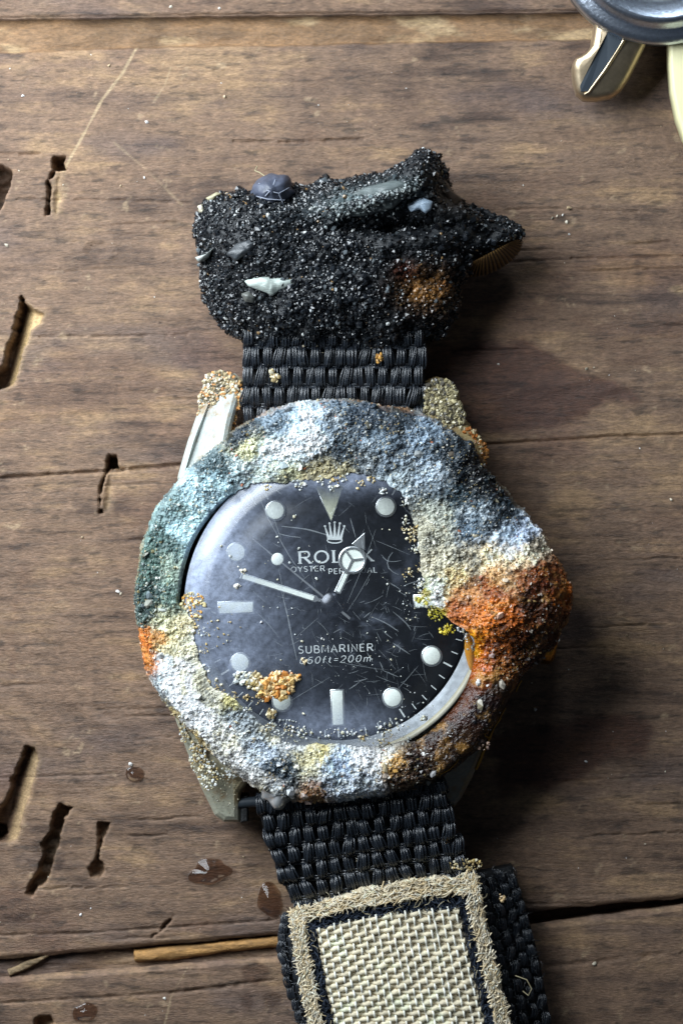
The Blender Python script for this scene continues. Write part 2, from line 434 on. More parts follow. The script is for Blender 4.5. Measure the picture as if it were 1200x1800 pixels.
def wood_colour(px, py, fresh, seed):
    n = px.shape
    x = px / PX; y = py / PX
    warp = fbm(x * 0.5, y * 0.9, 0, seed + 3, 4) * 0.5
    grain = fbm(x * 0.45 + warp, y * 5.5 + warp * 2.2, 0, seed + 10, 5, 0.62)
    streak = fbm(x * 1.6, y * 22.0 + warp * 3, 0, seed + 20, 3, 0.6)
    mott = fbm(x * 2.2, y * 3.4, 0, seed + 30, 5, 0.62)
    fine = fbm(x * 13, y * 17, 0, seed + 40, 3, 0.7)
    base = np.array(lin((126, 102, 84)))[None, :] * np.ones((px.size, 1))
    warm = np.array(lin((158, 130, 100))); cool = np.array(lin((98, 84, 82))); dark = np.array(lin((60, 43, 36)))
    g = (grain * 0.80 + mott * 0.85 + streak * 0.42).ravel()
    k = sstep(0.0, 0.75, g)[:, None]; base = base * (1 - k) + warm * k
    k = (sstep(0.05, 0.8, -g) * 0.8)[:, None]; base = base * (1 - k) + dark * k
    k = (sstep(0.15, 0.6, fbm(x * 0.7 + 5, y * 2.0, 0, seed + 50, 4)).ravel() * 0.6)[:, None]; base = base * (1 - k) + cool * k
    base *= (1 + 0.30 * fine.ravel())[:, None]
    pit = sstep(0.26, 0.5, fbm(x * 5, y * 30, 0, seed + 60, 4)).ravel()
    base *= (1 - 0.5 * pit)[:, None]
    plum = (sstep(0.12, 0.5, fbm(x * 0.55 + 9, y * 1.1, 0, seed + 62, 5, .6)).ravel() * 0.55)[:, None]
    base = base * (1 - plum) + base * np.array((0.62, 0.50, 0.50)) * plum
    pale = (sstep(0.38, 0.62, fbm(x * 6 + y * 2, y * 7 - x, 0, seed + 70, 4, 0.7)).ravel() * 0.45)[:, None]
    base = base * (1 - pale) + np.array(lin((186, 164, 134))) * pale
    for poly, mul, soft in STAINS:
        wob = fbm(x * 5, y * 7, 0, seed + 80, 3).ravel() * 14 * (soft / 10)
        sd = poly_sd(px, py, poly).ravel() + wob
        k = sstep(-soft, soft, sd)[:, None]
        base = base * (1 - k + k * np.array(mul))
    for poly in WET:
        k = sstep(-4, 3, poly_sd(px, py, poly).ravel() + 3 * fbm(px / 9, py / 6, 0, 83, 3).ravel())[:, None] * 0.8
        base = base * (1 - k) + base * np.array((0.42, 0.3, 0.24)) * k
    # pale scratch marks
    for pts, w, a in [([(243, 80), (215, 130), (180, 175), (140, 250), (112, 300)], 3.5, 0.55), ([(200, 250), (260, 300), (320, 360)], 2.0, 0.25),
                      ([(300, 120), (290, 150), (270, 180)], 2.5, 0.3), ([(330, 1700), (300, 1755), (290, 1800)], 1.6, 0.45), ([(470, 60), (440, 110)], 1.6, 0.2)]:
        d = line_d(px, py, pts).ravel() + 1.5 * fbm(x * 10, y * 10, 0, seed + 90, 2).ravel()
        k = (sstep(w, w * 0.3, d) * a)[:, None]
        base = base * (1 - k) + np.array(lin((196, 176, 142))) * k
    f = fresh.ravel()[:, None]
    fcol = np.array(lin((205, 178, 132)))[None] * (1 + 0.25 * fbm(x * 3, y * 14, 0, seed + 95, 3).ravel())[:, None]
    base = base * (1 - f) + fcol * f
    return np.clip(base * np.array((0.93, 0.885, 0.83)), 0.004, 0.8)

def axis(lo, hi, flo, fhi, step, coarse):
    a = np.arange(flo, fhi, step)
    l = np.arange(flo - coarse, lo, -coarse)[::-1]; r = np.arange(fhi, hi, coarse)
    return np.concatenate([l, a, r])

def wood_height(px, py, seed):
    x = px / PX; y = py / PX
    warp = fbm(x * 0.5, y * 0.9, 0, seed + 3, 4) * 0.5
    h = 0.007 * fbm(x * 0.5 + warp, y * 6 + warp * 2, 0, seed + 10, 4, 0.6) + 0.006 * fbm(x * 2, y * 3, 0, seed + 11, 4)
    h += 0.0035 * fbm(x * 2.5, y * 28, 0, seed + 12, 3)
    # slanting saw chatter in the lower left and by the right edge
    u = x * 0.80 + y * 0.60; v = -x * 0.60 + y * 0.80
    k = sstep(420, 200, px) * sstep(980, 1080, py) * sstep(1640, 1520, py)
    h += k * (0.011 * fbm(u * 1.9, -v * 0 + v * 9.5, 0, seed + 13, 3))
    u2 = x * 0.93 - y * 0.36; v2 = x * 0.36 + y * 0.93
    k2 = np.exp(-(((px - 1050) / 130) ** 2 + ((py - 660) / 90) ** 2))
    h += k2 * 0.010 * fbm(u2 * 2.0, v2 * 10, 0, seed + 14, 3)
    return h

def build_middle_plank():
    px = axis(-800, 2000, -40, 1240, 2.5, 26.0)
    ys = np.linspace(0, 1, 662)
    PXg = np.repeat(px[None], len(ys), 0)
    y0 = top_edge(PXg) - 6; y1 = joint_hi(PXg) + 3.0 * fbm(PXg / 22, np.zeros_like(PXg), 0, 5, 4)
    PYg = y0 + (y1 - y0) * ys[:, None]
    h = wood_height(PXg, PYg, 100)
    fresh = np.zeros_like(h); dk = np.zeros_like(h)
    wob = 3.0 * fbm(PXg / 9, PYg / 9, 0, 31, 3) + 1.8 * fbm(PXg / 26, PYg / 3.2, 0, 32, 2)
    for poly, dep, fr in HOLES:
        sd = poly_sd(PXg, PYg, poly) + wob
        k = sstep(-0.5, 5.0 if dep > 0.06 else 9.0, sd)
        if dep in (0.22, 0.14):      # slots whose floor climbs towards the right
            lean = np.clip((PXg + PYg * 0.26 - (178 if dep == 0.22 else 386)) / 27.0, 0, 1)
            h -= k * dep * (1.7 - 1.3 * lean); fr = fr * sstep(.15, .6, lean)
        else:
            h -= k * dep * (1 + 0.25 * fbm(PXg / 30, PYg / 12, 0, 33, 3))
        rim = sstep(-9, 1, sd) * (1 - k)
        fresh = np.maximum(fresh, np.maximum(k * fr, rim * np.minimum(0.2, fr * 0.3)))
    for pts, w, dep in CRACKS:
        d = line_d(PXg, PYg, pts) + 2.2 * fbm(PXg / 14, PYg / 14, 0, 37, 3)
        h -= dep * sstep(w * 1.6, w * 0.3, d)
    r_ = np.random.default_rng(3)
    for i in range(46):
        x0 = r_.uniform(-40, 1200); yy = r_.uniform(110, 1660); L = r_.gamma(2.2, 55) + 30; w = r_.uniform(.6, 1.2)
        m = (PXg[0] > x0 - 4) & (PXg[0] < x0 + L + 4)
        sub = (slice(None), m)
        line = yy - 0.03 * (PXg[sub] - x0) + 3 * fbm(PXg[sub] / 40, PXg[sub] * 0 + i, 0, 38, 3)
        t_ = np.clip((PXg[sub] - x0) / L, 0, 1)
        k = sstep(w * 2.2, w * .4, np.abs(PYg[sub] - line)) * np.sin(np.pi * t_) ** .5
        h[sub] -= r_.uniform(.012, .03) * k; dk[sub] = np.maximum(dk[sub], k * r_.uniform(.3, .75))
    # the little knot at the left
    kn = np.hypot((PXg - 172) / 1.5, PYg - 440)
    h -= 0.02 * np.exp(-(kn / 9) ** 2) - 0.008 * np.cos(kn / 3.2) * np.exp(-(kn / 22) ** 2)
    # rabbet along the top edge
    re = rabbet_edge(PXg) + 2.5 * fbm(PXg / 30, PYg * 0, 0, 41, 4)
    k = sstep(2.5, -2.5, PYg - re)
    h = h * (1 - k) + k * (-0.085 + 0.022 * fbm(PXg / 40, PYg / 12, 0, 43, 4) - 0.03 * sstep(30, 0, PYg - top_edge(PXg)))
    # worn lower edge
    e = sstep(10, 0, joint_hi(PXg) - PYg); h -= 0.03 * e * e
    col = wood_colour(PXg, PYg, fresh, 100)
    col = col * (1 - .6 * dk.ravel())[:, None]      # dirt packed in the checks
    rab = k.ravel()[:, None]
    x = PXg / PX; y = PYg / PX
    rc = np.array(lin((126, 96, 66)))[None] * (1 + 0.55 * fbm(x * 3, y * 9, 0, 47, 4).ravel())[:, None]
    t2 = sstep(0.1, 0.5, fbm(x * 2.2, y * 5, 0, 49, 4)).ravel()[:, None]
    rc = rc * (1 - t2) + np.array(lin((170, 144, 108))) * t2
    col = col * (1 - rab) + np.clip(rc, 0.01, 0.8) * rab
    wx, wy = W(PXg, PYg, 0)
    v = np.stack([wx, wy, h], -1)
    # skirts at the two long edges
    top = v[0].copy(); top[:, 2] = -0.7; bot = v[-1].copy(); bot[:, 2] = -0.7
    v = np.concatenate([top[None], v, bot[None]], 0)
    c = col.reshape(len(ys), len(px), 3); c = np.concatenate([c[:1], c, c[-1:] * 0.7], 0)
    rough = np.full(v.shape[:2], 0.54) + 0.12 * fbm(np.concatenate([PXg[:1], PXg, PXg[-1:]], 0) / 60, np.concatenate([PYg[:1], PYg, PYg[-1:]], 0) / 30, 0, 51, 3)
    f = grid_faces(len(ys) + 2, len(px))[:, ::-1]
    me = mesh_np('plank', v, f, M_wood, c.reshape(-1, 3), rough)
    return obj('plank', me, table, label='wide worn brown plank with knife slots under the crusted watch')

def build_edge_plank(upper):
    px = axis(-800, 2000, -40, 1240, 3.0, 30.0)
    ys = np.linspace(0, 1, 120)
    PXg = np.repeat(px[None], len(ys), 0)
    if upper:
        far, near = -520.0, top_edge(PXg) + 1.6 * fbm(PXg / 25, PXg * 0, 0, 61, 3)
        s = 1 - (1 - ys) ** 2.0
        PYg = far + (near - far) * s[:, None]
    else:
        near, far = joint_lo(PXg) + 2.0 * fbm(PXg / 25, PXg * 0, 0, 63, 3), 2300.0
        s = ys ** 2.2
        PYg = near + (far - near) * s[:, None]
    sd = 200 if upper else 300
    h = wood_height(PXg, PYg, sd) + (0.0 if not upper else 0.01)
    if upper:
        h -= 0.02 * sstep(7, 0, near - PYg)
    else:
        h -= 0.05 * sstep(9, 0, PYg - near)
        for pts, w, dep in [([(300, 1745), (480, 1722)], 1.5, 0.02), ([(-30, 1765), (200, 1752), (420, 1735)], 1.6, 0.02), ([(960, 1700), (1230, 1670)], 1.6, 0.02)]:
            h -= dep * sstep(w * 1.6, w * 0.3, line_d(PXg, PYg, pts) + 2 * fbm(PXg / 14, PYg / 14, 0, 65, 2))
        for poly, dep, fr in HOLES[-2:-1]:
            h -= dep * sstep(-1, 5, poly_sd(PXg, PYg, poly) + 3 * fbm(PXg / 9, PYg / 9, 0, 67, 2))
    col = wood_colour(PXg, PYg, np.zeros_like(h), sd)
    wx, wy = W(PXg, PYg, 0)
    v = np.stack([wx, wy, h], -1)
    a = v[0].copy(); a[:, 2] = -0.7; b = v[-1].copy(); b[:, 2] = -0.7
    v = np.concatenate([a[None], v, b[None]], 0)
    c = col.reshape(len(ys), len(px), 3); c = np.concatenate([c[:1], c, c[-1:]], 0)
    me = mesh_np('plank', v, grid_faces(len(ys) + 2, len(px))[:, ::-1], M_wood, c.reshape(-1, 3), np.full(v.shape[0] * v.shape[1], 0.62))
    return obj('plank', me, table, label='plank beyond the stepped joint at the top' if upper else 'plank below the open joint at the bottom')

build_middle_plank(); build_edge_plank(True); build_edge_plank(False)
# the board seen at the bottom of the open joint
px = axis(-800, 2000, -40, 1240, 4.0, 40.0); ys = np.linspace(0, 1, 30)
PXg = np.repeat(px[None], len(ys), 0); PYg = joint_hi(PXg) - 12 + (joint_lo(PXg) - joint_hi(PXg) + 24) * ys[:, None]
h = -0.10 - 0.28 * sstep(500, 900, PXg) + 0.03 * fbm(PXg / 60, PYg / 9, 0, 71, 4)
wx, wy = W(PXg, PYg, 0)
me = mesh_np('joint_board', np.stack([wx, wy, h], -1), grid_faces(len(ys), len(px))[:, ::-1], M_wood,
             wood_colour(PXg, PYg, np.zeros_like(h), 350) * 0.9, np.full(h.size, 0.65))
obj('joint_board', me, table)

# honey coloured sliver of wood lying in the joint
def sliver(name, top_pts, bot_pts, z, thick, srgb, label):
    n = 60; rows = 7
    t = np.linspace(0, 1, n)
    tx = np.interp(t, np.linspace(0, 1, len(top_pts)), [p[0] for p in top_pts]); ty = np.interp(t, np.linspace(0, 1, len(top_pts)), [p[1] for p in top_pts])
    bx = np.interp(t, np.linspace(0, 1, len(bot_pts)), [p[0] for p in bot_pts]); by = np.interp(t, np.linspace(0, 1, len(bot_pts)), [p[1] for p in bot_pts])
    s = np.linspace(0, 1, rows)[:, None]
    PXs = tx * (1 - s) + bx * s; PYs = ty * (1 - s) + by * s
    PYs = PYs + 2.6 * fbm(PXs / 22, s * 3 + PXs * 0, 0, 75, 5, .6) * (1 + 1.5 * sstep(.08, 0, t))
    zz = z - thick * (np.abs(2 * s - 1) ** 5) * 0.3 + 0.012 * fbm(PXs / 20, PYs / 3, 0, 77, 3)
    wx, wy = W(PXs, PYs, z)
    v = np.stack([wx, wy, zz], -1); low = v[[0, -1]].copy(); low[..., 2] = z - thick
    v = np.concatenate([low[:1], v, low[1:]], 0)
    # cap the ends by pulling the first and last column down
    v[:, 0, 2] = z - thick; v[:, -1, 2] = z - thick
    c = np.array(lin(srgb))[None, None] * (1 + 0.5 * fbm(v[..., 0] * 2, v[..., 1] * 30, 0, 79, 3) + .5 * fbm(v[..., 0] * 3, v[..., 1] * 6, 0, 81, 3))[..., None]
    me = mesh_np(name, v, grid_faces(rows + 2, n)[:, ::-1], M_wood, np.clip(c, 0.01, .8).reshape(-1, 3), np.full(v.shape[0] * n, 0.6))
    return obj(name, me, None, None, label, 'wood sliver')
sliver('wood_sliver', [(232, 1672), (300, 1664), (420, 1652), (560, 1638)], [(234, 1694), (300, 1688), (420, 1672), (560, 1658)], -0.03, 0.15, (156, 116, 66),
       'honey coloured stick of wood lying in the bottom plank joint beside the strap')
sliver('wood_splinter', [(12, 1706), (40, 1694), (62, 1684), (86, 1676)], [(16, 1716), (44, 1706), (66, 1694), (88, 1680)], -0.03, 0.06, (134, 112, 82),
       'pale thin splinter lifting from the plank joint at the left edge')

# water drops on the wood
M_water = bpy.data.materials.new('water'); M_water.use_nodes = True; nt = M_water.node_tree; nt.nodes.clear()
out = nt.nodes.new('ShaderNodeOutputMaterial'); tr = nt.nodes.new('ShaderNodeBsdfTransparent'); tr.inputs[0].default_value = (.80, .72, .66, 1)
gl = nt.nodes.new('ShaderNodeBsdfGlossy'); gl.inputs['Roughness'].default_value = .05
fr = nt.nodes.new('ShaderNodeFresnel'); fr.inputs['IOR'].default_value = 1.33; mx = nt.nodes.new('ShaderNodeMixShader')
nt.links.new(fr.outputs[0], mx.inputs[0]); nt.links.new(tr.outputs[0], mx.inputs[1]); nt.links.new(gl.outputs[0], mx.inputs[2]); nt.links.new(mx.outputs[0], out.inputs[0])
DROP_LABELS = ['tiny brown water drop on the wood left of the lower left lug',
               'wide water drop with a pointed right tail, left of the lower strap',
               'upright oval water drop on the wood beside the lower strap',
               'brown water drop on the bottom plank near the bottom edge, left']
for poly, lab in zip(WET, DROP_LABELS):
    P = np.array(poly, float); c = P.mean(0)
    ang = np.arctan2(P[:, 1] - c[1], P[:, 0] - c[0]); r = np.hypot(P[:, 0] - c[0], P[:, 1] - c[1])
    o_ = np.argsort(ang); ang, r = ang[o_], r[o_]
    th = np.linspace(-math.pi, math.pi, 48, endpoint=False)
    R = np.interp(th, np.concatenate([ang - 2 * math.pi, ang, ang + 2 * math.pi]), np.tile(r, 3))
    for _ in range(3): R = (R + np.roll(R, 1) + np.roll(R, -1)) / 3
    R = R * (1 + .10 * fbm(np.cos(th) * 2.2 + len(poly), np.sin(th) * 2.2, 0, 85, 3))
    rows = np.linspace(0.02, 1, 10)
    xs = c[0] + rows[:, None] * R * np.cos(th); ys_ = c[1] + rows[:, None] * R * np.sin(th)
    hz = 0.10 * (R.mean() / 40) ** 0.5 * (np.clip(1 - rows ** 2, 0, 1) ** 1.7)[:, None] + 0.002 + 0 * R
    wx, wy = W(xs, ys_, 0)
    v = np.stack([wx, wy, hz], -1)
    lo = v[-1].copy(); lo[:, 2] = -0.02
    lc = np.stack([wx[0], wy[0], np.full(48, -0.02)], -1)
    v = np.concatenate([v, lo[None], lc[None]], 0)
    f = np.vstack([grid_faces(len(rows) + 2, 48, True)])
    verts = v.reshape(-1, 3)
    fl = [list(q[::-1]) for q in f] + [list(range(47, -1, -1))[::-1], [(len(rows) + 1) * 48 + i for i in range(48)][::-1]]
    me = mesh_np('water_drop', verts, fl, M_water)
    obj('water_drop', me, None, None, lab, 'water drop', 'water drops on the wood')

# pale grit scattered on the planks
n = 170
gx = rng.uniform(-30, 1230, n); gy = rng.uniform(-20, 1790, n)
gs = rng.gamma(2.0, 0.0026, n) + 0.003
extra = [(970, 383, .018), (978, 380, .013), (988, 378, .016), (999, 366, .022), (1030, 648, .016), (1043, 646, .016), (1178, 878, .02), (940, 1247, .022),
         (207, 1040, .03), (212, 1044, .02), (12, 431, .022), (192, 115, .025), (41, 168, .022), (258, 214, .02), (395, 170, .02), (386, 15, .022), (300, 12, .03), (437, 20, .03),
         (145, 944, .018), (230, 1342, .03), (1024, 1585, .02), (1044, 1694, .025), (142, 1608, .02), (290, 1755, .02), (995, 390, .02), (1000, 412, .015), (875, 640, .012)]
gx = np.concatenate([gx, [e[0] for e in extra]]); gy = np.concatenate([gy, [e[1] for e in extra]]); gs = np.concatenate([gs, [e[2] for e in extra]])
ok = (gy > 95) & (gy < joint_hi(gx) - 10) | (gy < 20) | (gy > joint_lo(gx) + 10)
gx, gy, gs = gx[ok], gy[ok], gs[ok]
pal = lin(np.array([(225, 222, 214), (205, 195, 175), (170, 150, 120), (235, 232, 230)]))
wx, wy = W(gx, gy, 0)
v, f, c = grains(np.stack([wx, wy, gs * 0.2], -1), gs * .85, pal[rng.integers(0, 4, len(gx))], .35, .45)
obj('grit', mesh_np('grit', v, f, M_grain, c, smooth=False), None, 'stuff', 'pale grains of sand scattered over the brown planks', None)

# ================================================================== THE CRUSTED WATCH
CX, CY = 587.0, 1062.0
watch = empty('dive_watch', V3(CX, CY, 0), 'dive watch caked in blue-white and rusty sea crust on a black woven strap', 'watch')
def disc(r_px, z): return r_px / PX * (CAM_H - z) / CAM_H
def C0(z): 
    x, y = W(CX, CY, z); return float(x), float(y)
ROT = math.radians(2.0)
Z_DIAL = 0.80
Z_BEZ = 1.02
Z_DOME = 1.17
R_CRY = 269.0
KX, KY = 592.0, 1066.0      # centre of the crystal

# ---- case body and lugs
def case_cols(v, base, seed):
    n1 = fbm(v[:, 0] * 3, v[:, 1] * 3, v[:, 2] * 3, seed, 4)
    n2 = fbm(v[:, 0] * 9, v[:, 1] * 9, v[:, 2] * 9, seed + 5, 3)
    c = np.array(lin(base))[None] * (1 + 0.2 * n2)[:, None]
    k = sstep(0.05, 0.45, n1)[:, None] * 0.7
    c = c * (1 - k) + np.array(lin((150, 130, 90))) * k
    return np.clip(c, .01, .8), np.clip(0.45 + 0.25 * n1, .2, .9)
cz = 0.75
cx, cy = C0(cz)
rr = disc(338, cz)
v, f = lathe([(0.3, 0.12), (rr * 0.9, 0.12), (rr * 0.985, 0.2), (rr, 0.34), (rr, 0.62), (rr * 0.985, 0.72), (rr * 0.93, 0.78), (rr * 0.8, 0.78)], 160, (cx, cy))
c_, r_ = case_cols(v, (175, 172, 158), 401)
case = obj('case', mesh_np('case', v, f, M_case, c_, r_), watch)

def densify(poly, step=8):
    out = []
    for i in range(len(poly)):
        a = np.array(poly[i], float); b = np.array(poly[(i + 1) % len(poly)], float)
        m = max(1, int(np.hypot(*(b - a)) / step))
        for k in range(m): out.append(tuple(a + (b - a) * k / m))
    return out
def make_lug(poly, zt, ztip, tip, base, seed, label=None, bev=0.06, sandy=None):
    """poly in px; the top slopes from zt at the case to ztip at the tip"""
    P = densify(poly)
    P = [(x + 1.6 * math.sin(x * .9 + y * .7), y + 1.2 * math.cos(x * .8 - y * .5)) for x, y in P] if sandy else P
    XY = [V3(x, y, zt * 0.9)[:2] for x, y in P]
    tx, ty = V3(*tip, zt)[:2]
    ccx, ccy = C0(zt)
    L = math.hypot(tx - ccx, ty - ccy)
    def top(x, y):
        t = np.clip(((x - ccx) * (tx - ccx) + (y - ccy) * (ty - ccy)) / (L * L), 0, 1.1)
        return zt + (ztip - zt) * sstep(0.72, 1.05, t)
    v, fs = prism(XY, 0.15, zt, bev, top)
    col, ro = case_cols(v, base, seed)
    return obj('lug', mesh_np('lug', v, fs, M_case, col, ro, smooth=False), case, label=label)
make_lug([(357, 668), (380, 655), (412, 655), (428, 668), (420, 700), (408, 745), (400, 790), (380, 830), (318, 860), (312, 840), (330, 775), (348, 720)], 0.78, 0.55, (392, 650), (172, 180, 176), 411,
         'pale lug with tan sand on its tip, upper left')
make_lug([(748, 668), (768, 660), (790, 668), (806, 690), (815, 730), (840, 770), (852, 820), (835, 850), (780, 800), (748, 740)], 0.78, 0.55, (775, 655), (140, 122, 84), 421, 'lug buried in yellow brown sand, upper right', sandy=True)
make_lug([(308, 1262), (330, 1325), (352, 1385), (376, 1436), (392, 1448), (421, 1448), (422, 1395), (440, 1370), (420, 1330), (360, 1270)], 0.72, 0.5, (405, 1450), (168, 168, 150), 431, 'dull grey green lug, lower left')
make_lug([(862, 1290), (848, 1322), (830, 1370), (812, 1405), (800, 1421), (786, 1416), (772, 1390), (760, 1360), (800, 1310)], 0.72, 0.45, (800, 1425), (150, 148, 138), 441, 'smooth grey lug with a thin gold edge, lower right', bev=0.04)
# gold glint edge by the lower right lug
v, f = tube([V3(*q) for q in [(866, 1280, .70), (858, 1300, .73), (850, 1318, .73), (842, 1338, .70), (836, 1352, .66)]], 0.018, 6)
obj('gold_edge', mesh_np('gold_edge', v, f, M_brass), case)

# ---- crown mostly hidden in the rust lump
ax = np.array([1, -0.12, 0]); ax /= np.linalg.norm(ax)
pts = []
cr = V3(868, 1092, 0.58)
nn = 48
a = np.linspace(0, 2 * math.pi, nn, endpoint=False)
rowsv = []
for d, r in [(0.0, 0.2), (0.25, 0.2), (0.27, 0.36), (0.60, 0.36), (0.64, 0.32), (0.645, 0.02)]:
    rad = r * (1 + (0.03 if r > 0.3 else 0.0) * np.cos(a * 24))
    s = np.array([-ax[1], ax[0], 0])
    rowsv.append(np.array(cr) + ax * d + rad[:, None] * (np.cos(a)[:, None] * s + np.sin(a)[:, None] * np.array([0, 0, 1.0])))
obj('crown', mesh_np('crown', np.array(rowsv).reshape(-1, 3), grid_faces(6, nn, True), M_brass), watch, label='brass winding crown almost hidden under the rust lump')

# ---- dial
z = Z_DIAL
dc = C0(z)
v, f = lathe([(0.001, z), (disc(150, z), z), (disc(238, z), z), (disc(238, z), z - 0.1)], 128, dc)
dial = obj('dial', mesh_np('dial', v, f[:, ::-1] if False else f, M_dial), watch)
v, f = lathe([(disc(236, z), z + 0.004), (disc(240, z), z + 0.03), (disc(254, .9), 0.92), (disc(257, .95), 0.94)], 128, tuple(float(q) for q in W(KX, KY, .92)))
M_rehaut = plain('satin_ring', (178, 184, 190), 0.45, 0.8, sp=(9, .6, 1.15), bp=(30, .12, .005))
obj('inner_ring', mesh_np('inner_ring', v, f, M_rehaut), watch)
v, f = lathe([(disc(257, 1), .93), (disc(259, 1), .965), (disc(265, 1), .985), (disc(268, 1), .98), (disc(269, 1), .90), (disc(269, 1), .75)], 128, tuple(float(q) for q in W(KX, KY, 1.)))
obj('crystal_seat', mesh_np('crystal_seat', v, f, plain('yellowed_gasket', (178, 172, 146), .35, 0, .5, sp=(7, .8, 1.1), bp=(20, .2, .01))), watch)

def dial_pt(ang_cw_deg, r_px, z):
    a = math.radians(ang_cw_deg) - ROT
    x, y = C0(z)
    return (x + disc(r_px, z) * math.sin(a), y + disc(r_px, z) * math.cos(a), z)
def D(px, py, z):
    return V3(px, py, z)
def circ(r, n=28): return [(r * math.cos(2 * math.pi * i / n), r * math.sin(2 * math.pi * i / n)) for i in range(n)]
def place_poly(local, c, ang, z0, z1, bev, mat, name, parent):
    ca, sa = math.cos(ang), math.sin(ang)
    P = [(c[0] + x * ca - y * sa, c[1] + x * sa + y * ca) for x, y in local]
    v, fs = prism(P, z0, z1, bev)
    return obj(name, mesh_np(name, v, fs, mat), parent)
zu = Z_DIAL
k = disc(1, zu)
for hnum in range(12):
    a = 30 * hnum
    if hnum == 0:
        poly = [(-24 * k, 30 * k), (24 * k, 30 * k), (0, -32 * k)]; rc = 178
    elif hnum in (6, 9, 3):
        poly = [(-9.5 * k, -30 * k), (9.5 * k, -30 * k), (9.5 * k, 30 * k), (-9.5 * k, 30 * k)]; rc = 182 if hnum == 6 else 172
    else:
        poly = circ(15.5 * k); rc = 194
    c = dial_pt(a, rc, zu); ang = -(math.radians(a) - ROT)
    s = 1.0 + 3.2 / 15.5 if hnum not in (0, 3, 6, 9) else 1.0
    outl = [(x * s, y * s) for x, y in poly] if s != 1.0 else [(x + math.copysign(2.6 * k, x) if abs(x) > 1e-6 else x, y + math.copysign(2.6 * k, y)) for x, y in poly]
    m = place_poly(outl, c, ang, zu + 0.0, zu + 0.022, 0.006, M_handm, 'hour_marker', dial)
    place_poly(poly, c, ang, zu + 0.002, zu + 0.034, 0.008, M_lumeold if hnum in (0,) else M_lume, 'lume_fill', m) if False else \
        place_poly(poly, c, ang, zu + 0.002, zu + 0.034, 0.008, M_lumeold if hnum in (0,) else M_lume, 'lume_fill', dial)
parts = []
for i in range(60):
    a = math.radians(6 * i) - ROT
    r0, r1 = (217 if i % 5 == 0 else 222), 234.0
    w = 1.4 if i % 5 == 0 else 0.8
    q = []
    for r, s in ((r0, -w), (r0, w), (r1, w), (r1, -w)):
        q.append((dc[0] + disc(r, zu) * math.sin(a) + s * k * math.cos(a), dc[1] + disc(r, zu) * math.cos(a) - s * k * math.sin(a), zu + 0.004))
    parts.append((q, [[3, 2, 1, 0]]))
for q, f in parts: obj('minute_tick', mesh_np('minute_tick', q, f, M_print), dial)

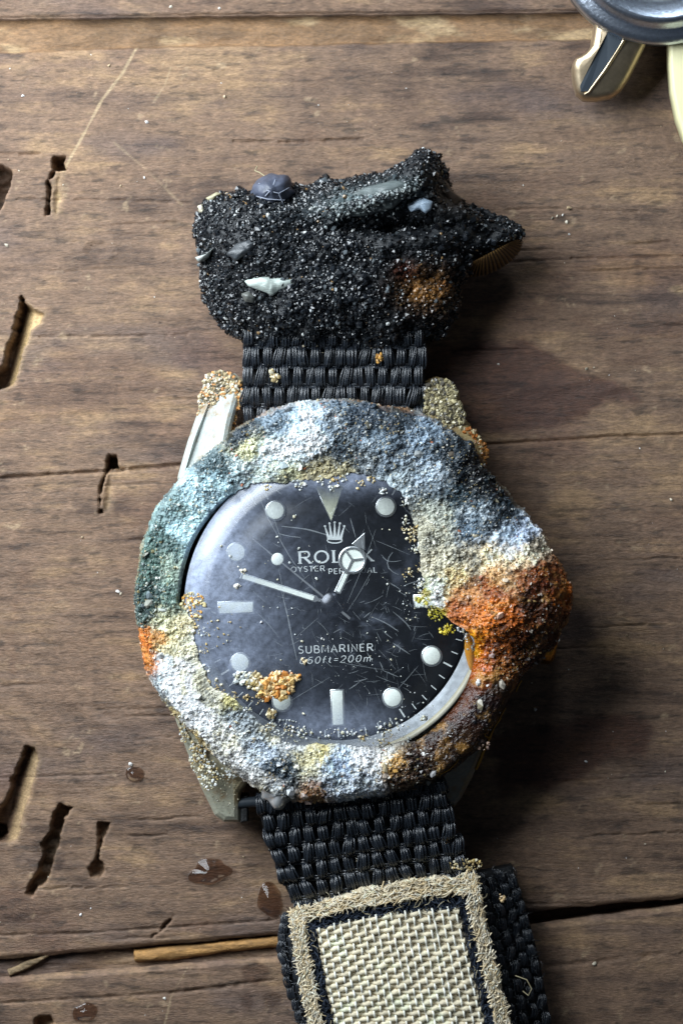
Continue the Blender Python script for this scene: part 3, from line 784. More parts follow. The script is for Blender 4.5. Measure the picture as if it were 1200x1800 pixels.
# lettering from strokes
def arc(cx, cy, rx, ry, a0, a1, n=10):
    return [(cx + rx * math.cos(math.radians(a0 + (a1 - a0) * i / n)), cy + ry * math.sin(math.radians(a0 + (a1 - a0) * i / n))) for i in range(n + 1)]
def bowl(x0, x1, y0, y1): return [(x0, y1)] + arc(x1 - (y1 - y0) / 2 * .7, (y0 + y1) / 2, (y1 - y0) / 2 * .7, (y1 - y0) / 2, 90, -90, 8) + [(x0, y0)]
G = {  # width, [(polyline, weight)]
    'R': (0.8, [([(0.1, 0), (0.1, 1)], 1), (bowl(0.1, 0.68, 0.5, 1), .7), ([(0.38, 0.5), (0.74, 0)], 1)]),
    'O': (0.95, [(arc(0.47, 0.5, 0.40, 0.5, 0, 360, 24), .85)]),
    'L': (0.66, [([(0.1, 1), (0.1, 0)], 1), ([(0.1, 0), (0.6, 0)], .6)]),
    'E': (0.7, [([(0.1, 0), (0.1, 1)], 1), ([(0.1, 1), (0.62, 1)], .6), ([(0.1, .52), (0.54, .52)], .6), ([(0.1, 0), (0.64, 0)], .6)]),
    'X': (0.85, [([(0.08, 1), (0.78, 0)], 1), ([(0.76, 1), (0.06, 0)], .6)]),
    'Y': (0.8, [([(0.05, 1), (0.4, 0.5), (0.4, 0)], 1), ([(0.75, 1), (0.4, .5)], .7)]),
    'S': (0.68, [(arc(0.33, 0.75, 0.24, 0.25, 30, 270, 10) + arc(0.33, 0.25, 0.26, 0.25, 90, -150, 10), .85)]),
    'T': (0.72, [([(0.36, 0), (0.36, 1)], 1), ([(0.04, 1), (0.68, 1)], .7)]),
    'P': (0.7, [([(0.1, 0), (0.1, 1)], 1), (bowl(0.1, 0.64, 0.45, 1), .8)]),
    'U': (0.82, [([(0.1, 1), (0.1, 0.3)] + arc(0.4, 0.3, 0.3, 0.3, 180, 360, 8) + [(0.7, 1)], .9)]),
    'A': (0.82, [([(0.04, 0), (0.4, 1), (0.76, 0)], .9), ([(0.17, .33), (0.63, .33)], .6)]),
    'B': (0.72, [([(0.1, 0), (0.1, 1)], 1), (bowl(0.1, 0.6, 0.52, 1), .8), (bowl(0.1, 0.66, 0, 0.52), .8)]),
    'M': (0.98, [([(0.1, 0), (0.12, 1), (0.48, 0.15), (0.84, 1), (0.86, 0)], .85)]),
    'I': (0.3, [([(0.15, 0), (0.15, 1)], 1)]),
    'N': (0.82, [([(0.1, 0), (0.1, 1), (0.7, 0), (0.7, 1)], .85)]),
    '6': (0.68, [([(0.55, 0.95)] + arc(0.34, 0.45, 0.28, 0.5, 80, 180, 8) + arc(0.34, 0.3, 0.27, 0.3, 180, 520, 14), .85)]),
    '0': (0.72, [(arc(0.35, 0.5, 0.27, 0.5, 0, 360, 20), .85)]),
    '2': (0.68, [(arc(0.33, 0.72, 0.26, 0.28, 170, -30, 9) + [(0.06, 0), (0.62, 0)], .85)]),
    'f': (0.45, [([(0.15, 0), (0.15, .8)] + arc(0.3, 0.8, 0.15, 0.2, 180, 70, 5), .85), ([(0.02, .62), (0.36, .62)], .6)]),
    't': (0.42, [([(0.18, .9), (0.18, .12), (0.36, 0.02)], .85), ([(0.02, .62), (0.36, .62)], .6)]),
    '=': (0.62, [([(0.08, .62), (0.54, .62)], .7), ([(0.08, .34), (0.54, .34)], .7)]),
    'm': (0.95, [([(0.1, 0), (0.1, .65)], .85), (arc(0.28, 0.42, 0.18, 0.23, 180, 0, 6) + [(0.46, 0)], .85), (arc(0.64, 0.42, 0.18, 0.23, 180, 0, 6) + [(0.82, 0)], .85)]),
    ' ': (0.5, [])}
def stroke(pts, w):
    pts = np.array(pts, float)
    t = np.gradient(pts, axis=0); t /= np.linalg.norm(t, axis=1)[:, None] + 1e-9
    nrm = np.stack([-t[:, 1], t[:, 0]], 1)
    a = pts + nrm * w / 2; b = pts - nrm * w / 2
    n = len(pts)
    v = np.vstack([a, b]); f = [[i, i + n, i + n + 1, i + 1] for i in range(n - 1)]
    return v, f
def lettering(text, cpx, cpy, width_px, cap_px, wt, slant=0.0, serif=False, gap=0.12, name='lettering', z=None):
    z = zu + 0.004 if z is None else z
    parts = []; x = 0.0
    for ch in text:
        w, st = G[ch]
        for pl, tw in st:
            v, f = stroke(pl, wt * tw); v[:, 0] += x; parts.append((v, f))
            if serif and ch != 'O':
                for e in (pl[0], pl[-1]):
                    if tw == 1 and abs(e[1] - round(e[1])) < .01:
                        v, f = stroke([(e[0] - 0.13, e[1]), (e[0] + 0.13, e[1])], wt * .4); v[:, 0] += x; parts.append((v, f))
                    elif tw == .6 and ch in 'EL' and e[0] > .4:
                        v, f = stroke([(e[0], e[1] - 0.12), (e[0], e[1] + .12)], wt * .4); v[:, 0] += x; parts.append((v, f))
        x += w + gap
    tot = x - gap
    V, F, o = [], [], 0
    cxw, cyw = W(cpx, cpy, z)
    ca, sa = math.cos(ROT), math.sin(ROT)
    for i, (v, f) in enumerate(parts):
        X = (v[:, 0] / tot - 0.5) * width_px * k + slant * (v[:, 1] - .5) * cap_px * k; Y = (v[:, 1] - .5) * cap_px * k
        V.append(np.stack([cxw + X * ca - Y * sa, cyw + X * sa + Y * ca, np.full(len(X), z + 0.0004 * (i % 7))], -1)); F.append(np.array(f)[:, ::-1] + o); o += len(v)
    V = np.vstack(V); F = np.vstack(F)
    return obj(name, mesh_np(name, V, F[:, ::-1], M_print, smooth=False), dial)
lettering('ROLEX', 590, 978, 132, 20.5, 0.16, serif=True, gap=0.16)
lettering('OYSTER', 541, 1000, 60, 9, 0.15, gap=.17); lettering('PERPETUAL', 620, 1003, 86, 9, 0.15, gap=.17)
lettering('SUBMARINER', 590, 1140, 132, 12.5, 0.14, gap=.17)
lettering('660ft=200m', 590, 1159, 126, 11.5, 0.12, slant=0.25, gap=.2)
# coronet emblem over the name
ex, ey = W(588, 940, zu); ex = float(ex); ey = float(ey)
ks = k
parts = []
for i, (tx, ty) in enumerate([(-17, 15), (-9, 20), (0, 22), (9, 20), (17, 15)]):
    bx = tx * 0.55
    q = [((bx - 3.2) * ks, -9 * ks), ((bx + 3.2) * ks, -9 * ks), ((tx + 0.7) * ks, ty * ks), ((tx - 0.7) * ks, ty * ks)]
    parts.append(([(x, y, 0.0002 * i) for x, y in q], [[0, 1, 2, 3]]))
    cpts = [(tx * ks + 2.1 * ks * math.cos(t), ty * ks + 2.1 * ks * math.sin(t), 0.0012) for t in np.linspace(0, 2 * math.pi, 12, endpoint=False)]
    for t in range(0, 10, 2):
        parts.append(([cpts[0], cpts[t], cpts[t + 1], cpts[(t + 2) % 12]], [[0, 1, 2, 3]]))
v, f = stroke(arc(0, -10, 13, 4.5, 0, 360, 20), 2.0)
parts.append((np.column_stack([v * ks, np.full(len(v), 0.0016)]), f))
v, f = join(parts); v = v + np.array([ex, ey, zu + 0.004])
obj('crown_emblem', mesh_np('crown_emblem', v, f, M_print, smooth=False), dial)

# ---- hands
piv = np.array(V3(584, 1062, zu + .1))
def hand_frame(tip_px, z):
    t = np.array(V3(*tip_px, z)); p0 = np.array(V3(584, 1062, z)); d = t - p0; L = np.linalg.norm(d); d /= L
    return p0, d, np.array([d[1], -d[0], 0]), L
def hand(name, poly, tip_px, z, mat, parent, thick=0.012, bev=0.004):
    p0, d, s, L = hand_frame(tip_px, z)
    P = [(p0 + d * y * k + s * x * k)[:2] for x, y in poly]
    v, fs = prism(P, z, z + thick, bev)
    return obj(name, mesh_np(name, v, fs, mat, smooth=False), parent)
TIPH, TIPM, TIPS = (640, 938), (420, 1011), (455, 956)
z = zu + 0.05
hh = hand('hour_hand', [(-6, -14), (6, -14), (6, 62), (-6, 62)], TIPH, z, M_handm, watch)
hand('hand_tip', [(-13, 110), (13, 110), (0, 138)], TIPH, z + .001, M_handm, hh)
p0, d, s, L = hand_frame(TIPH, z)
cc = p0 + d * 85 * k
v, f = lathe([(19 * k, z + .001), (19 * k, z + .016), (21.5 * k, z + .02), (25 * k, z + .016), (25 * k, z + .001)], 40, cc[:2])
obj('ring', mesh_np('ring', v, f, M_handm), hh)
v, f = lathe([(0.001, z + .008), (19.4 * k, z + .008)], 40, cc[:2])
obj('lume_disc', mesh_np('lume_disc', v, f, M_lume), hh)
for b in (0, 120, 240):
    a = math.radians(b); dd = d * math.cos(a) * -1 + s * math.sin(a); ss = np.array([dd[1], -dd[0], 0])
    P = [(cc + dd * y + ss * x)[:2] for x, y in ((-2 * k, 0), (2 * k, 0), (1.8 * k, 20 * k), (-1.8 * k, 20 * k))]
    v, fs = prism(P, z + .009, z + .018 + .0004 * b / 120)
    obj('spoke', mesh_np('spoke', v, fs, M_handm, smooth=False), hh)
hand('lume_fill', [(-3.2, 24), (3.2, 24), (3.2, 58), (-3.2, 58)], TIPH, z + .008, M_lume, hh, .008, 0.002)
z = zu + 0.08
mh = hand('minute_hand', [(-4, -18), (4, -18), (3, 10), (3, 26), (5.8, 30), (5.8, 168), (-5.8, 168), (-5.8, 30), (-3, 26), (-3, 10)], TIPM, z, M_handm, watch)
hand('lume_fill', [(-4, 34), (4, 34), (4, 164), (-4, 164)], TIPM, z + .008, M_lume, mh, .008, .002)
z = zu + 0.11
sh = hand('second_hand', [(-2.2, -40), (2.2, -40), (1.2, 110), (1.0, 178), (-1.0, 178), (-1.2, 110)], TIPS, z, M_handm, watch, .008, .001)
p0, d, s, L = hand_frame(TIPS, z)
cc = p0 + d * 124 * k
v, f = lathe([(0.001, z + .016), (9 * k, z + .014), (11 * k, z + .008), (11 * k, z)], 28, cc[:2])
obj('lume_dot', mesh_np('lume_dot', v, f, M_lume), sh)
v, f = lathe([(0.001, zu + .15), (9 * k, zu + .148), (13 * k, zu + .135), (20 * k, zu + .125), (22 * k, zu + .11), (22 * k, zu + .02)], 32, piv[:2])
obj('hand_hub', mesh_np('hand_hub', v, f, M_hub), watch)

# ---- crystal
def dome_z(rp):
    t = np.clip(np.asarray(rp, float) / R_CRY, 0, 1.2)
    return Z_DOME - 0.035 * t ** 2 - 0.12 * sstep(0.80, 1.0, t) ** 1.5
nr, na = 90, 200
rs = np.linspace(0.002, R_CRY, nr)
th = np.linspace(0, 2 * math.pi, na, endpoint=False)
zc = dome_z(rs)
prx = KX + rs[:, None] * np.cos(th); pry = KY - rs[:, None] * np.sin(th)
wx, wy = W(prx, pry, 1.1)
v = np.stack([wx, wy, np.repeat(zc[:, None], na, 1)], -1)
v = np.concatenate([v, v[-1:] - np.array([0, 0, 0.14])], 0)
# haze: painted window reflection on the left, over thin salt and scratch film
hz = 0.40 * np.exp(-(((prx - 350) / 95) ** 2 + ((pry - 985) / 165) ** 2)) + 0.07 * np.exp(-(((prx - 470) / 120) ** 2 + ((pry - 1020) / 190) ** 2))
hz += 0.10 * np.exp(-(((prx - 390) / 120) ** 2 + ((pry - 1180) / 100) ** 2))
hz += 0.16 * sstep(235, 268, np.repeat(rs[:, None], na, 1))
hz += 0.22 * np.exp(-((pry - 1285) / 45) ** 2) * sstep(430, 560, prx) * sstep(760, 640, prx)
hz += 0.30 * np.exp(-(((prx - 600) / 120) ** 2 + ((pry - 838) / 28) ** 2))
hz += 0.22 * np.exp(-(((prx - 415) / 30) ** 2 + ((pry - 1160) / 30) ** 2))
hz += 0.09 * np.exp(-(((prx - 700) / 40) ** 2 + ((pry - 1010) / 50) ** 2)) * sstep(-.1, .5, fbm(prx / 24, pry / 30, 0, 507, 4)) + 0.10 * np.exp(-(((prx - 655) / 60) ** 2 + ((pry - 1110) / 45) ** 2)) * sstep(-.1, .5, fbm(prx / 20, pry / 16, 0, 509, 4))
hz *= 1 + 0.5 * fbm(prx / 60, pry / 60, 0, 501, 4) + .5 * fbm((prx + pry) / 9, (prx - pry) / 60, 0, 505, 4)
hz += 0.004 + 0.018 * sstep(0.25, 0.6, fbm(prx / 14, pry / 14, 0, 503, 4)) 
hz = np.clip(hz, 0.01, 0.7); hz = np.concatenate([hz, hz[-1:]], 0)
M_crystal = bpy.data.materials.new('scratched_crystal'); M_crystal.use_nodes = True
nt = M_crystal.node_tree; nt.nodes.clear()
out = nt.nodes.new('ShaderNodeOutputMaterial')
tr = nt.nodes.new('ShaderNodeBsdfTransparent'); gl = nt.nodes.new('ShaderNodeBsdfGlossy'); gl.inputs['Roughness'].default_value = 0.24
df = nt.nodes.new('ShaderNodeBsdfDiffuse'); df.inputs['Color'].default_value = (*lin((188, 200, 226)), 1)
fr = nt.nodes.new('ShaderNodeFresnel'); fr.inputs['IOR'].default_value = 1.49
m1 = nt.nodes.new('ShaderNodeMixShader'); m2 = nt.nodes.new('ShaderNodeMixShader')
nt.links.new(fr.outputs[0], m1.inputs[0]); nt.links.new(tr.outputs[0], m1.inputs[1]); nt.links.new(gl.outputs[0], m1.inputs[2])
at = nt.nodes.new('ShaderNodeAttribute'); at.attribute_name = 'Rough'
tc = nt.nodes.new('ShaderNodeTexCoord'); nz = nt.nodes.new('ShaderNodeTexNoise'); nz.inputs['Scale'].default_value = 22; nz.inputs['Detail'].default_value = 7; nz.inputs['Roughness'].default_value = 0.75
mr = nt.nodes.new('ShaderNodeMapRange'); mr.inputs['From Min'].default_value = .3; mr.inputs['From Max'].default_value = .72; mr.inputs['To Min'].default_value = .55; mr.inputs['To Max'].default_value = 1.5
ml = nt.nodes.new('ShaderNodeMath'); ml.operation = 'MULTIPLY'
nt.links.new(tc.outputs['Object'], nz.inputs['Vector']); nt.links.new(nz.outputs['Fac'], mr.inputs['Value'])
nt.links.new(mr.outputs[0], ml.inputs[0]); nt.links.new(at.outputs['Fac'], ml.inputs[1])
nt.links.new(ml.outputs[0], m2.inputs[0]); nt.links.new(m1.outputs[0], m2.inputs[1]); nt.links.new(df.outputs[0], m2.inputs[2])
nt.links.new(m2.outputs[0], out.inputs['Surface'])
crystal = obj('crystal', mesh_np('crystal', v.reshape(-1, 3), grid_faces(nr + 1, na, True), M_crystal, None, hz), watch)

def on_dome(px, py):
    r = np.hypot(np.asarray(px) - KX, np.asarray(py) - KY)
    return dome_z(r)
def scratch(pts, w, lift=0.004):
    pts = np.array(pts, float)
    n = max(6, int(np.hypot(*(pts[-1] - pts[0])) / 8))
    t = np.linspace(0, 1, n); tt = np.linspace(0, 1, len(pts))
    X = np.interp(t, tt, pts[:, 0]); Y = np.interp(t, tt, pts[:, 1])
    if len(pts) > 2:
        for _ in range(2):
            X[1:-1] = (X[:-2] + X[1:-1] * 2 + X[2:]) / 4; Y[1:-1] = (Y[:-2] + Y[1:-1] * 2 + Y[2:]) / 4
    z = on_dome(X, Y) + lift
    wx, wy = W(X, Y, 1.15)
    p = np.stack([wx, wy, z], -1)
    d = np.gradient(p[:, :2], axis=0); d /= np.linalg.norm(d, axis=1)[:, None] + 1e-9
    s = np.column_stack([-d[:, 1], d[:, 0], np.zeros(n)])
    ww = (w / PX) * (0.25 + 0.75 * np.sin(np.pi * np.clip(t * 0.96 + 0.02, 0, 1)) ** 0.7) * (0.7 + 0.6 * rng.random(n))
    return np.vstack([p + s * ww[:, None] / 2, p - s * ww[:, None] / 2]), np.array([[i, i + n, i + n + 1, i + 1] for i in range(n - 1)])
S = [([(455, 870), (470, 910), (510, 980), (535, 1015)], 1.1), ([(470, 880), (495, 950)], .8), ([(495, 925), (540, 930), (590, 945)], 2.2),
     ([(495, 1040), (505, 1080), (515, 1130), (522, 1160)], 2.0), ([(490, 1000), (500, 1050)], 1.0), ([(640, 930), (610, 990), (595, 1040)], 0.9),
     ([(660, 930), (640, 990), (610, 1060)], .9), ([(655, 1000), (630, 1045), (610, 1075)], .8), ([(670, 975), (680, 990), (705, 985)], 1.4), ([(690, 970), (675, 985), (682, 1005), (700, 1010)], 1.6),
     ([(655, 1085), (680, 1095), (700, 1110)], 1.8), ([(690, 1075), (715, 1095), (722, 1108)], 1.6), ([(660, 950), (720, 975)], .7), ([(480, 1250), (530, 1220), (580, 1190)], .8),
     ([(615, 910), (625, 945)], 1.4), ([(635, 945), (640, 980)], 1.2), ([(560, 1085), (520, 1120)], .7), ([(450, 1075), (475, 1100), (490, 1120)], 0.8),
     ([(600, 1165), (660, 1175)], .8), ([(690, 1130), (720, 1150)], 2.0), ([(672, 1178), (700, 1190)], 1.4), ([(735, 1170), (700, 1210)], .9)]
for i in range(240):
    a = rng.uniform(0, 2 * math.pi); r = 235 * math.sqrt(rng.random())
    x, y = CX + r * math.cos(a), CY + r * math.sin(a)
    if rng.random() < .6: x, y = rng.normal(*((690, 34), (600, 60), (660, 40))[i % 3]), rng.normal(*((1090, 40), (1100, 50), (1180, 30))[i % 3])
    if math.hypot(x - CX, y - CY) > 235: continue
    L = rng.gamma(2, 7) + 4; an = rng.normal(0.9, 1.0)
    b = rng.uniform(-.08, .08) * L
    S.append(([(x, y), (x + L * .5 * math.cos(an) + b * math.sin(an), y + L * .5 * math.sin(an) - b * math.cos(an)), (x + L * math.cos(an), y + L * math.sin(an))], rng.choice([.4, .6, .8, 1.5], p=[.55, .3, .1, .05])))
v, f = join([scratch(p_, w_) for p_, w_ in S])
obj('scratches', mesh_np('scratches', v, f, M_scratch, smooth=False), crystal, 'stuff')

# ---- the crust ring: outline seen from above
OUT = [(590, 703), (640, 710), (690, 724), (745, 733), (790, 757), (830, 790), (853, 828), (883, 858), (905, 888), (945, 928), (965, 965), (996, 1010), (1005, 1050), (1002, 1078), (985, 1110), (962, 1150),
       (925, 1182), (910, 1198), (895, 1228), (872, 1270), (856, 1292), (838, 1317), (800, 1352), (770, 1370), (720, 1386), (650, 1402), (560, 1412), (510, 1410), (465, 1400), (438, 1380), (400, 1347), (355, 1307), (310, 1262),
       (276, 1216), (256, 1170), (243, 1110), (238, 1050), (244, 990), (262, 930), (286, 882), (322, 842), (365, 800), (405, 762), (430, 746), (470, 728), (520, 712), (560, 706)]
INN = [(580, 840), (620, 832), (655, 836), (695, 862), (722, 898), (734, 945), (738, 1000), (744, 1040), (762, 1066), (790, 1092), (822, 1112), (832, 1126), (833, 1160), (823, 1195), (803, 1236), (775, 1267), (738, 1299), (708, 1302),
       (640, 1308), (580, 1304), (520, 1308), (475, 1290), (445, 1258), (408, 1224), (364, 1196), (349, 1156), (343, 1110), (334, 1084), (314, 1058), (318, 1030), (326, 990), (345, 942), (378, 898), (418, 862), (450, 848), (500, 852), (540, 842)]
def radial(poly, n, sm):
    P = np.array(poly, float) - [CX, CY]
    ang = np.arctan2(-P[:, 1], P[:, 0]); r = np.hypot(P[:, 0], P[:, 1])
    o_ = np.argsort(ang); ang, r = ang[o_], r[o_]
    th = np.linspace(-math.pi, math.pi, n, endpoint=False)
    R = np.interp(th, np.concatenate([ang - 2 * math.pi, ang, ang + 2 * math.pi]), np.tile(r, 3))
    for _ in range(sm):
        R = (R + np.roll(R, 1) + np.roll(R, -1)) / 3
    return th, R
CTRL = """430 760 62 76 86|480 740 115 135 150|540 745 178 202 222|545 772 205 222 236|590 730 105 124 140|640 738 60 76 92|700 748 55 68 80|660 772 112 132 148|740 775 140 162 182|600 800 82 97 108
560 832 168 158 122|605 826 158 150 118|500 842 168 168 130|440 790 192 192 152|480 800 190 210 216|430 832 182 202 206|380 832 92 116 122|350 872 172 206 216|385 862 165 198 208|310 900 122 152 152
322 932 168 206 216|290 950 92 122 118|268 1000 84 118 108|292 1002 152 172 154|264 1050 64 92 88|300 1042 110 140 130|250 1084 80 104 98|280 1100 200 200 162|302 1132 196 190 152|249 1128 196 116 56
256 1160 188 104 46|286 1126 172 124 74|290 1182 206 220 226|312 1222 216 228 236|342 1252 216 228 236|330 1202 204 198 168|372 1222 190 186 162|362 1282 214 222 228|392 1302 202 196 172|290 1242 192 172 124
342 1304 182 162 114|402 1342 212 206 192|442 1372 200 200 196|430 1262 152 162 168|410 1222 182 176 122|462 1312 152 166 182|482 1282 198 192 164|502 1302 196 200 200|490 1340 58 78 94|512 1352 52 72 88
482 1384 142 142 142|542 1342 182 176 142|552 1326 188 178 130|600 1346 168 188 214|582 1382 192 206 226|642 1342 212 216 222|682 1320 216 210 196|692 1342 190 150 90|642 1384 172 182 196|702 1372 104 78 62
722 1342 62 42 32|560 1405 150 110 80|470 1396 180 170 140|740 1330 66 42 30|770 1300 58 36 22|760 1350 74 54 40|800 1280 56 36 27|830 1290 58 38 26|850 1230 42 28 20|840 1258 40 27 20|872 1206 60 42 30
882 1180 152 92 42|852 1162 150 76 32|834 1132 232 142 24|842 1170 190 96 24|852 1140 160 80 28|802 1072 166 96 52|832 1082 192 112 42|872 1072 192 106 36|902 1092 180 96 36|862 1032 142 76 36
922 1052 84 48 32|962 1032 112 52 22|990 1042 172 92 24|940 1112 110 60 30|930 1142 90 48 26|880 1122 186 104 40|902 982 202 176 142|862 972 196 176 142|942 962 206 190 164|832 982 190 178 150
782 992 190 184 158|752 982 182 175 150|762 1042 202 212 192|742 1052 172 166 72|772 1080 152 142 42|748 932 176 172 148|762 902 160 164 150|702 842 162 176 182|742 832 166 182 196|692 812 126 142 156
642 812 102 112 118|782 802 46 62 74|822 812 24 33 40|842 852 28 40 48|800 830 34 46 55|860 875 34 46 54|835 830 26 36 42|870 905 50 64 76|802 862 58 78 88|852 902 92 112 126|832 932 102 126 146|892 932 152 172 192|922 936 166 182 206|882 892 60 76 88
762 852 112 126 136|905 1010 150 90 50|945 1000 150 80 36|880 1010 184 150 112|800 1020 196 176 132|820 1040 170 120 76|960 1090 120 66 26|905 1150 120 66 30|800 1250 110 56 26|815 1262 66 36 20|845 1205 120 62 24|862 1242 46 30 20|835 1225 92 46 22|780 1330 56 40 32"""
ctrl = np.array([[float(t) for t in s.split()] for s in CTRL.replace('\n', '|').split('|')])
def crust_colour(px, py, seed=600, power=6.0):
    wx_ = px + 24 * fbm(px / 30, py / 30, 0, seed, 6, .64) ; wy_ = py + 24 * fbm(px / 34, py / 34, 0, seed + 7, 6, .62)
    wx_ = wx_ + 11 * fbm(px / 7, py / 7, 0, seed + 13, 3, .7); wy_ = wy_ + 11 * fbm(px / 7, py / 7, 0, seed + 17, 3, .7)
    num = np.zeros((px.size, 3)); den = np.zeros((px.size, 1))
    X = wx_.ravel(); Y = wy_.ravel()
    for row in ctrl:
        w = 1.0 / (((X - row[0]) ** 2 + (Y - row[1]) ** 2) / 100 + 0.6) ** (power / 2)
        num += w[:, None] * lin(row[2:])[None]; den += w[:, None]
    c = num / den
    lum = c @ np.array([.3, .55, .15])
    warm_ = sstep(0.25, 0.8, (c[:, 0] - c[:, 2]) / (c.max(1) + 1e-6))[:, None]      # rust keeps its colour, the salt is greyer
    k_ = 0.16 * (1 - warm_)
    c = c * (1 - k_) + lum[:, None] * k_
    c = c * (1 + warm_ * np.array([.10, .06, -.1]))
    return c
NT, NM, NW = 2300, 170, 40
th, RO = radial(OUT, NT, 6)
_, RI = radial(INN, NT, 4)
RO = RO + 3.0 * fbm(np.cos(th) * 9, np.sin(th) * 9, 0, 611, 4)
gapk = sstep(math.radians(128), math.radians(136), th) + (th < -math.radians(178)) # left rim where a dark gap shows
gapk = np.clip(gapk, 0, 1)
bare = sstep(math.radians(-60), math.radians(-54), th) * sstep(math.radians(-14), math.radians(-22), th)
RI = RI + (1 - gapk) * (1 - bare) * 9.0 * fbm(np.cos(th) * 16, np.sin(th) * 16, 0, 613, 4, .65)
t = np.linspace(0, 1, NM)[:, None]
rp = RI + (RO - RI) * t
pxr = CX + rp * np.cos(th); pyr = CY - rp * np.sin(th)
# body height
zi = np.where(gapk > .5, 0.96, np.minimum(dome_z(RI) + 0.004, 1.16))
zi = zi * (1 - bare) + 1.03 * bare
body = 1.06 + 0.05 * np.sin(np.pi * np.clip(t, 0, 1)) + 0 * rp
inner = sstep(0, 1, np.clip((rp - RI) / (np.where(gapk > .5, 6.0, 26.0)), 0, 1))
zt = zi * (1 - inner) + np.maximum(body, zi) * inner
# humps
def hump(x, y, rx, ry, a): return a * np.exp(-(((pxr - x) / rx) ** 2 + ((pyr - y) / ry) ** 2))
zt = zt + hump(900, 1050, 80, 75, .26) + hump(860, 1085, 45, 35, .10) + hump(545, 765, 60, 35, .08) + hump(700, 775, 60, 35, .08) + hump(840, 930, 60, 60, .06)
zt += hump(880, 1110, 60, 40, .08) + hump(320, 1220, 60, 60, .03) + hump(620, 1350, 90, 35, .06) + hump(940, 950, 40, 40, 0.08) + 0 + hump(780, 990, 50, 60, .05)
flat_ = np.exp(-((np.mod(th, 2 * math.pi) - math.radians(168)) / math.radians(42)) ** 2)     # the left of the ring is a flat insert
edge = np.clip((t - (0.80 + .13 * flat_)) / (0.20 - .13 * flat_), 0, 1); edge = edge * edge * (3 - 2 * edge)
zt = zt - .045 * flat_ * np.sin(np.pi * np.clip(t, 0, 1)) * inner
zt = zt - 0.16 * edge ** 1.6
# walls
s = np.linspace(0, 1, NW)[1:, None]
rw = RO + 3.5 * np.sin(np.pi * s) - 12 * s ** 3
zw0 = zt[-1]
zw = zw0 * (1 - s) + 0.42 * s + 0 * RO
rp = np.vstack([rp, rw]); zt = np.vstack([zt, zw])
pxr = CX + rp * np.cos(th); pyr = CY - rp * np.sin(th)
wx, wy = W(pxr, pyr, 1.05)
v = np.stack([wx, wy, zt], -1).reshape(-1, 3)
f = grid_faces(NM + NW - 1, NT, True)
f = f[:, ::-1] if False else f
nrm = vnormals(v, f[:, :3]); 
if nrm[NT * 40:NT * 60, 2].mean() < 0: f = f[:, ::-1]; nrm = -nrm
# roughness of relief by place
grit = 1 - 0.66 * np.exp(-(((pxr - 325) / 80) ** 2 + ((pyr - 1200) / 110) ** 2)) - 0.45 * np.exp(-(((pxr - 545) / 42) ** 2 + ((pyr - 765) / 28) ** 2)) - 0.4 * np.exp(-(((pxr - 430) / 60) ** 2 + ((pyr - 1350) / 36) ** 2)) - 0.55 * np.exp(-(((pxr - 320) / 70) ** 2 + ((pyr - 930) / 110) ** 2))
br2 = sstep(math.radians(-62), math.radians(-54), th) * sstep(math.radians(-18), math.radians(-26), th)
grit = grit * (1 - 0.62 * br2[None]) * (1 - 0.8 * (1 - np.clip((rp - RI) / 14, 0, 1)))
g = grit.ravel()
disp = g * (0.045 * fbm(v[:, 0] * 2.6, v[:, 1] * 2.6, v[:, 2] * 2.6, 621, 3) + 0.036 * fbm(v[:, 0] * 8, v[:, 1] * 8, v[:, 2] * 8, 623, 3) + 0.022 * fbm(v[:, 0] * 24, v[:, 1] * 24, v[:, 2] * 24, 625, 2) + 0.016 * (0.5 - 2 * np.abs(fbm(v[:, 0] * 17, v[:, 1] * 17, v[:, 2] * 17, 628, 2))) + 0.013 * fbm(v[:, 0] * 60, v[:, 1] * 60, v[:, 2] * 60, 627, 2))
v = v + nrm * disp[:, None]
nrm = vnormals(v, f[:, :3])
if nrm[NT * 40:NT * 60, 2].mean() < 0: nrm = -nrm
col = crust_colour(pxr, pyr)
sp1 = fbm(v[:, 0] * 20, v[:, 1] * 20, v[:, 2] * 20, 631, 3, .7); sp2 = fbm(v[:, 0] * 7, v[:, 1] * 7, v[:, 2] * 7, 633, 4)
sp3 = fbm(v[:, 0] * 55, v[:, 1] * 55, v[:, 2] * 55, 632, 2)
col = col * np.clip(1 + (0.36 * sp1 + 0.42 * sp3) * (.3 + .7 * g) + 0.26 * sp2, .25, 2)[:, None]
kk = (sstep(0.35, 0.6, fbm(v[:, 0] * 16, v[:, 1] * 16, v[:, 2] * 16, 635, 3)) * 0.5)[:, None]; col = col * (1 - kk) + lin((40, 54, 62)) * kk * 0.6 + col * kk * 0.4
kk = (sstep(0.40, 0.62, fbm(v[:, 0] * 13, v[:, 1] * 13, v[:, 2] * 13, 637, 3)) * 0.32)[:, None]; col = col * (1 - kk) + (0.5 * lin((214, 218, 214)) + .5 * col) * kk
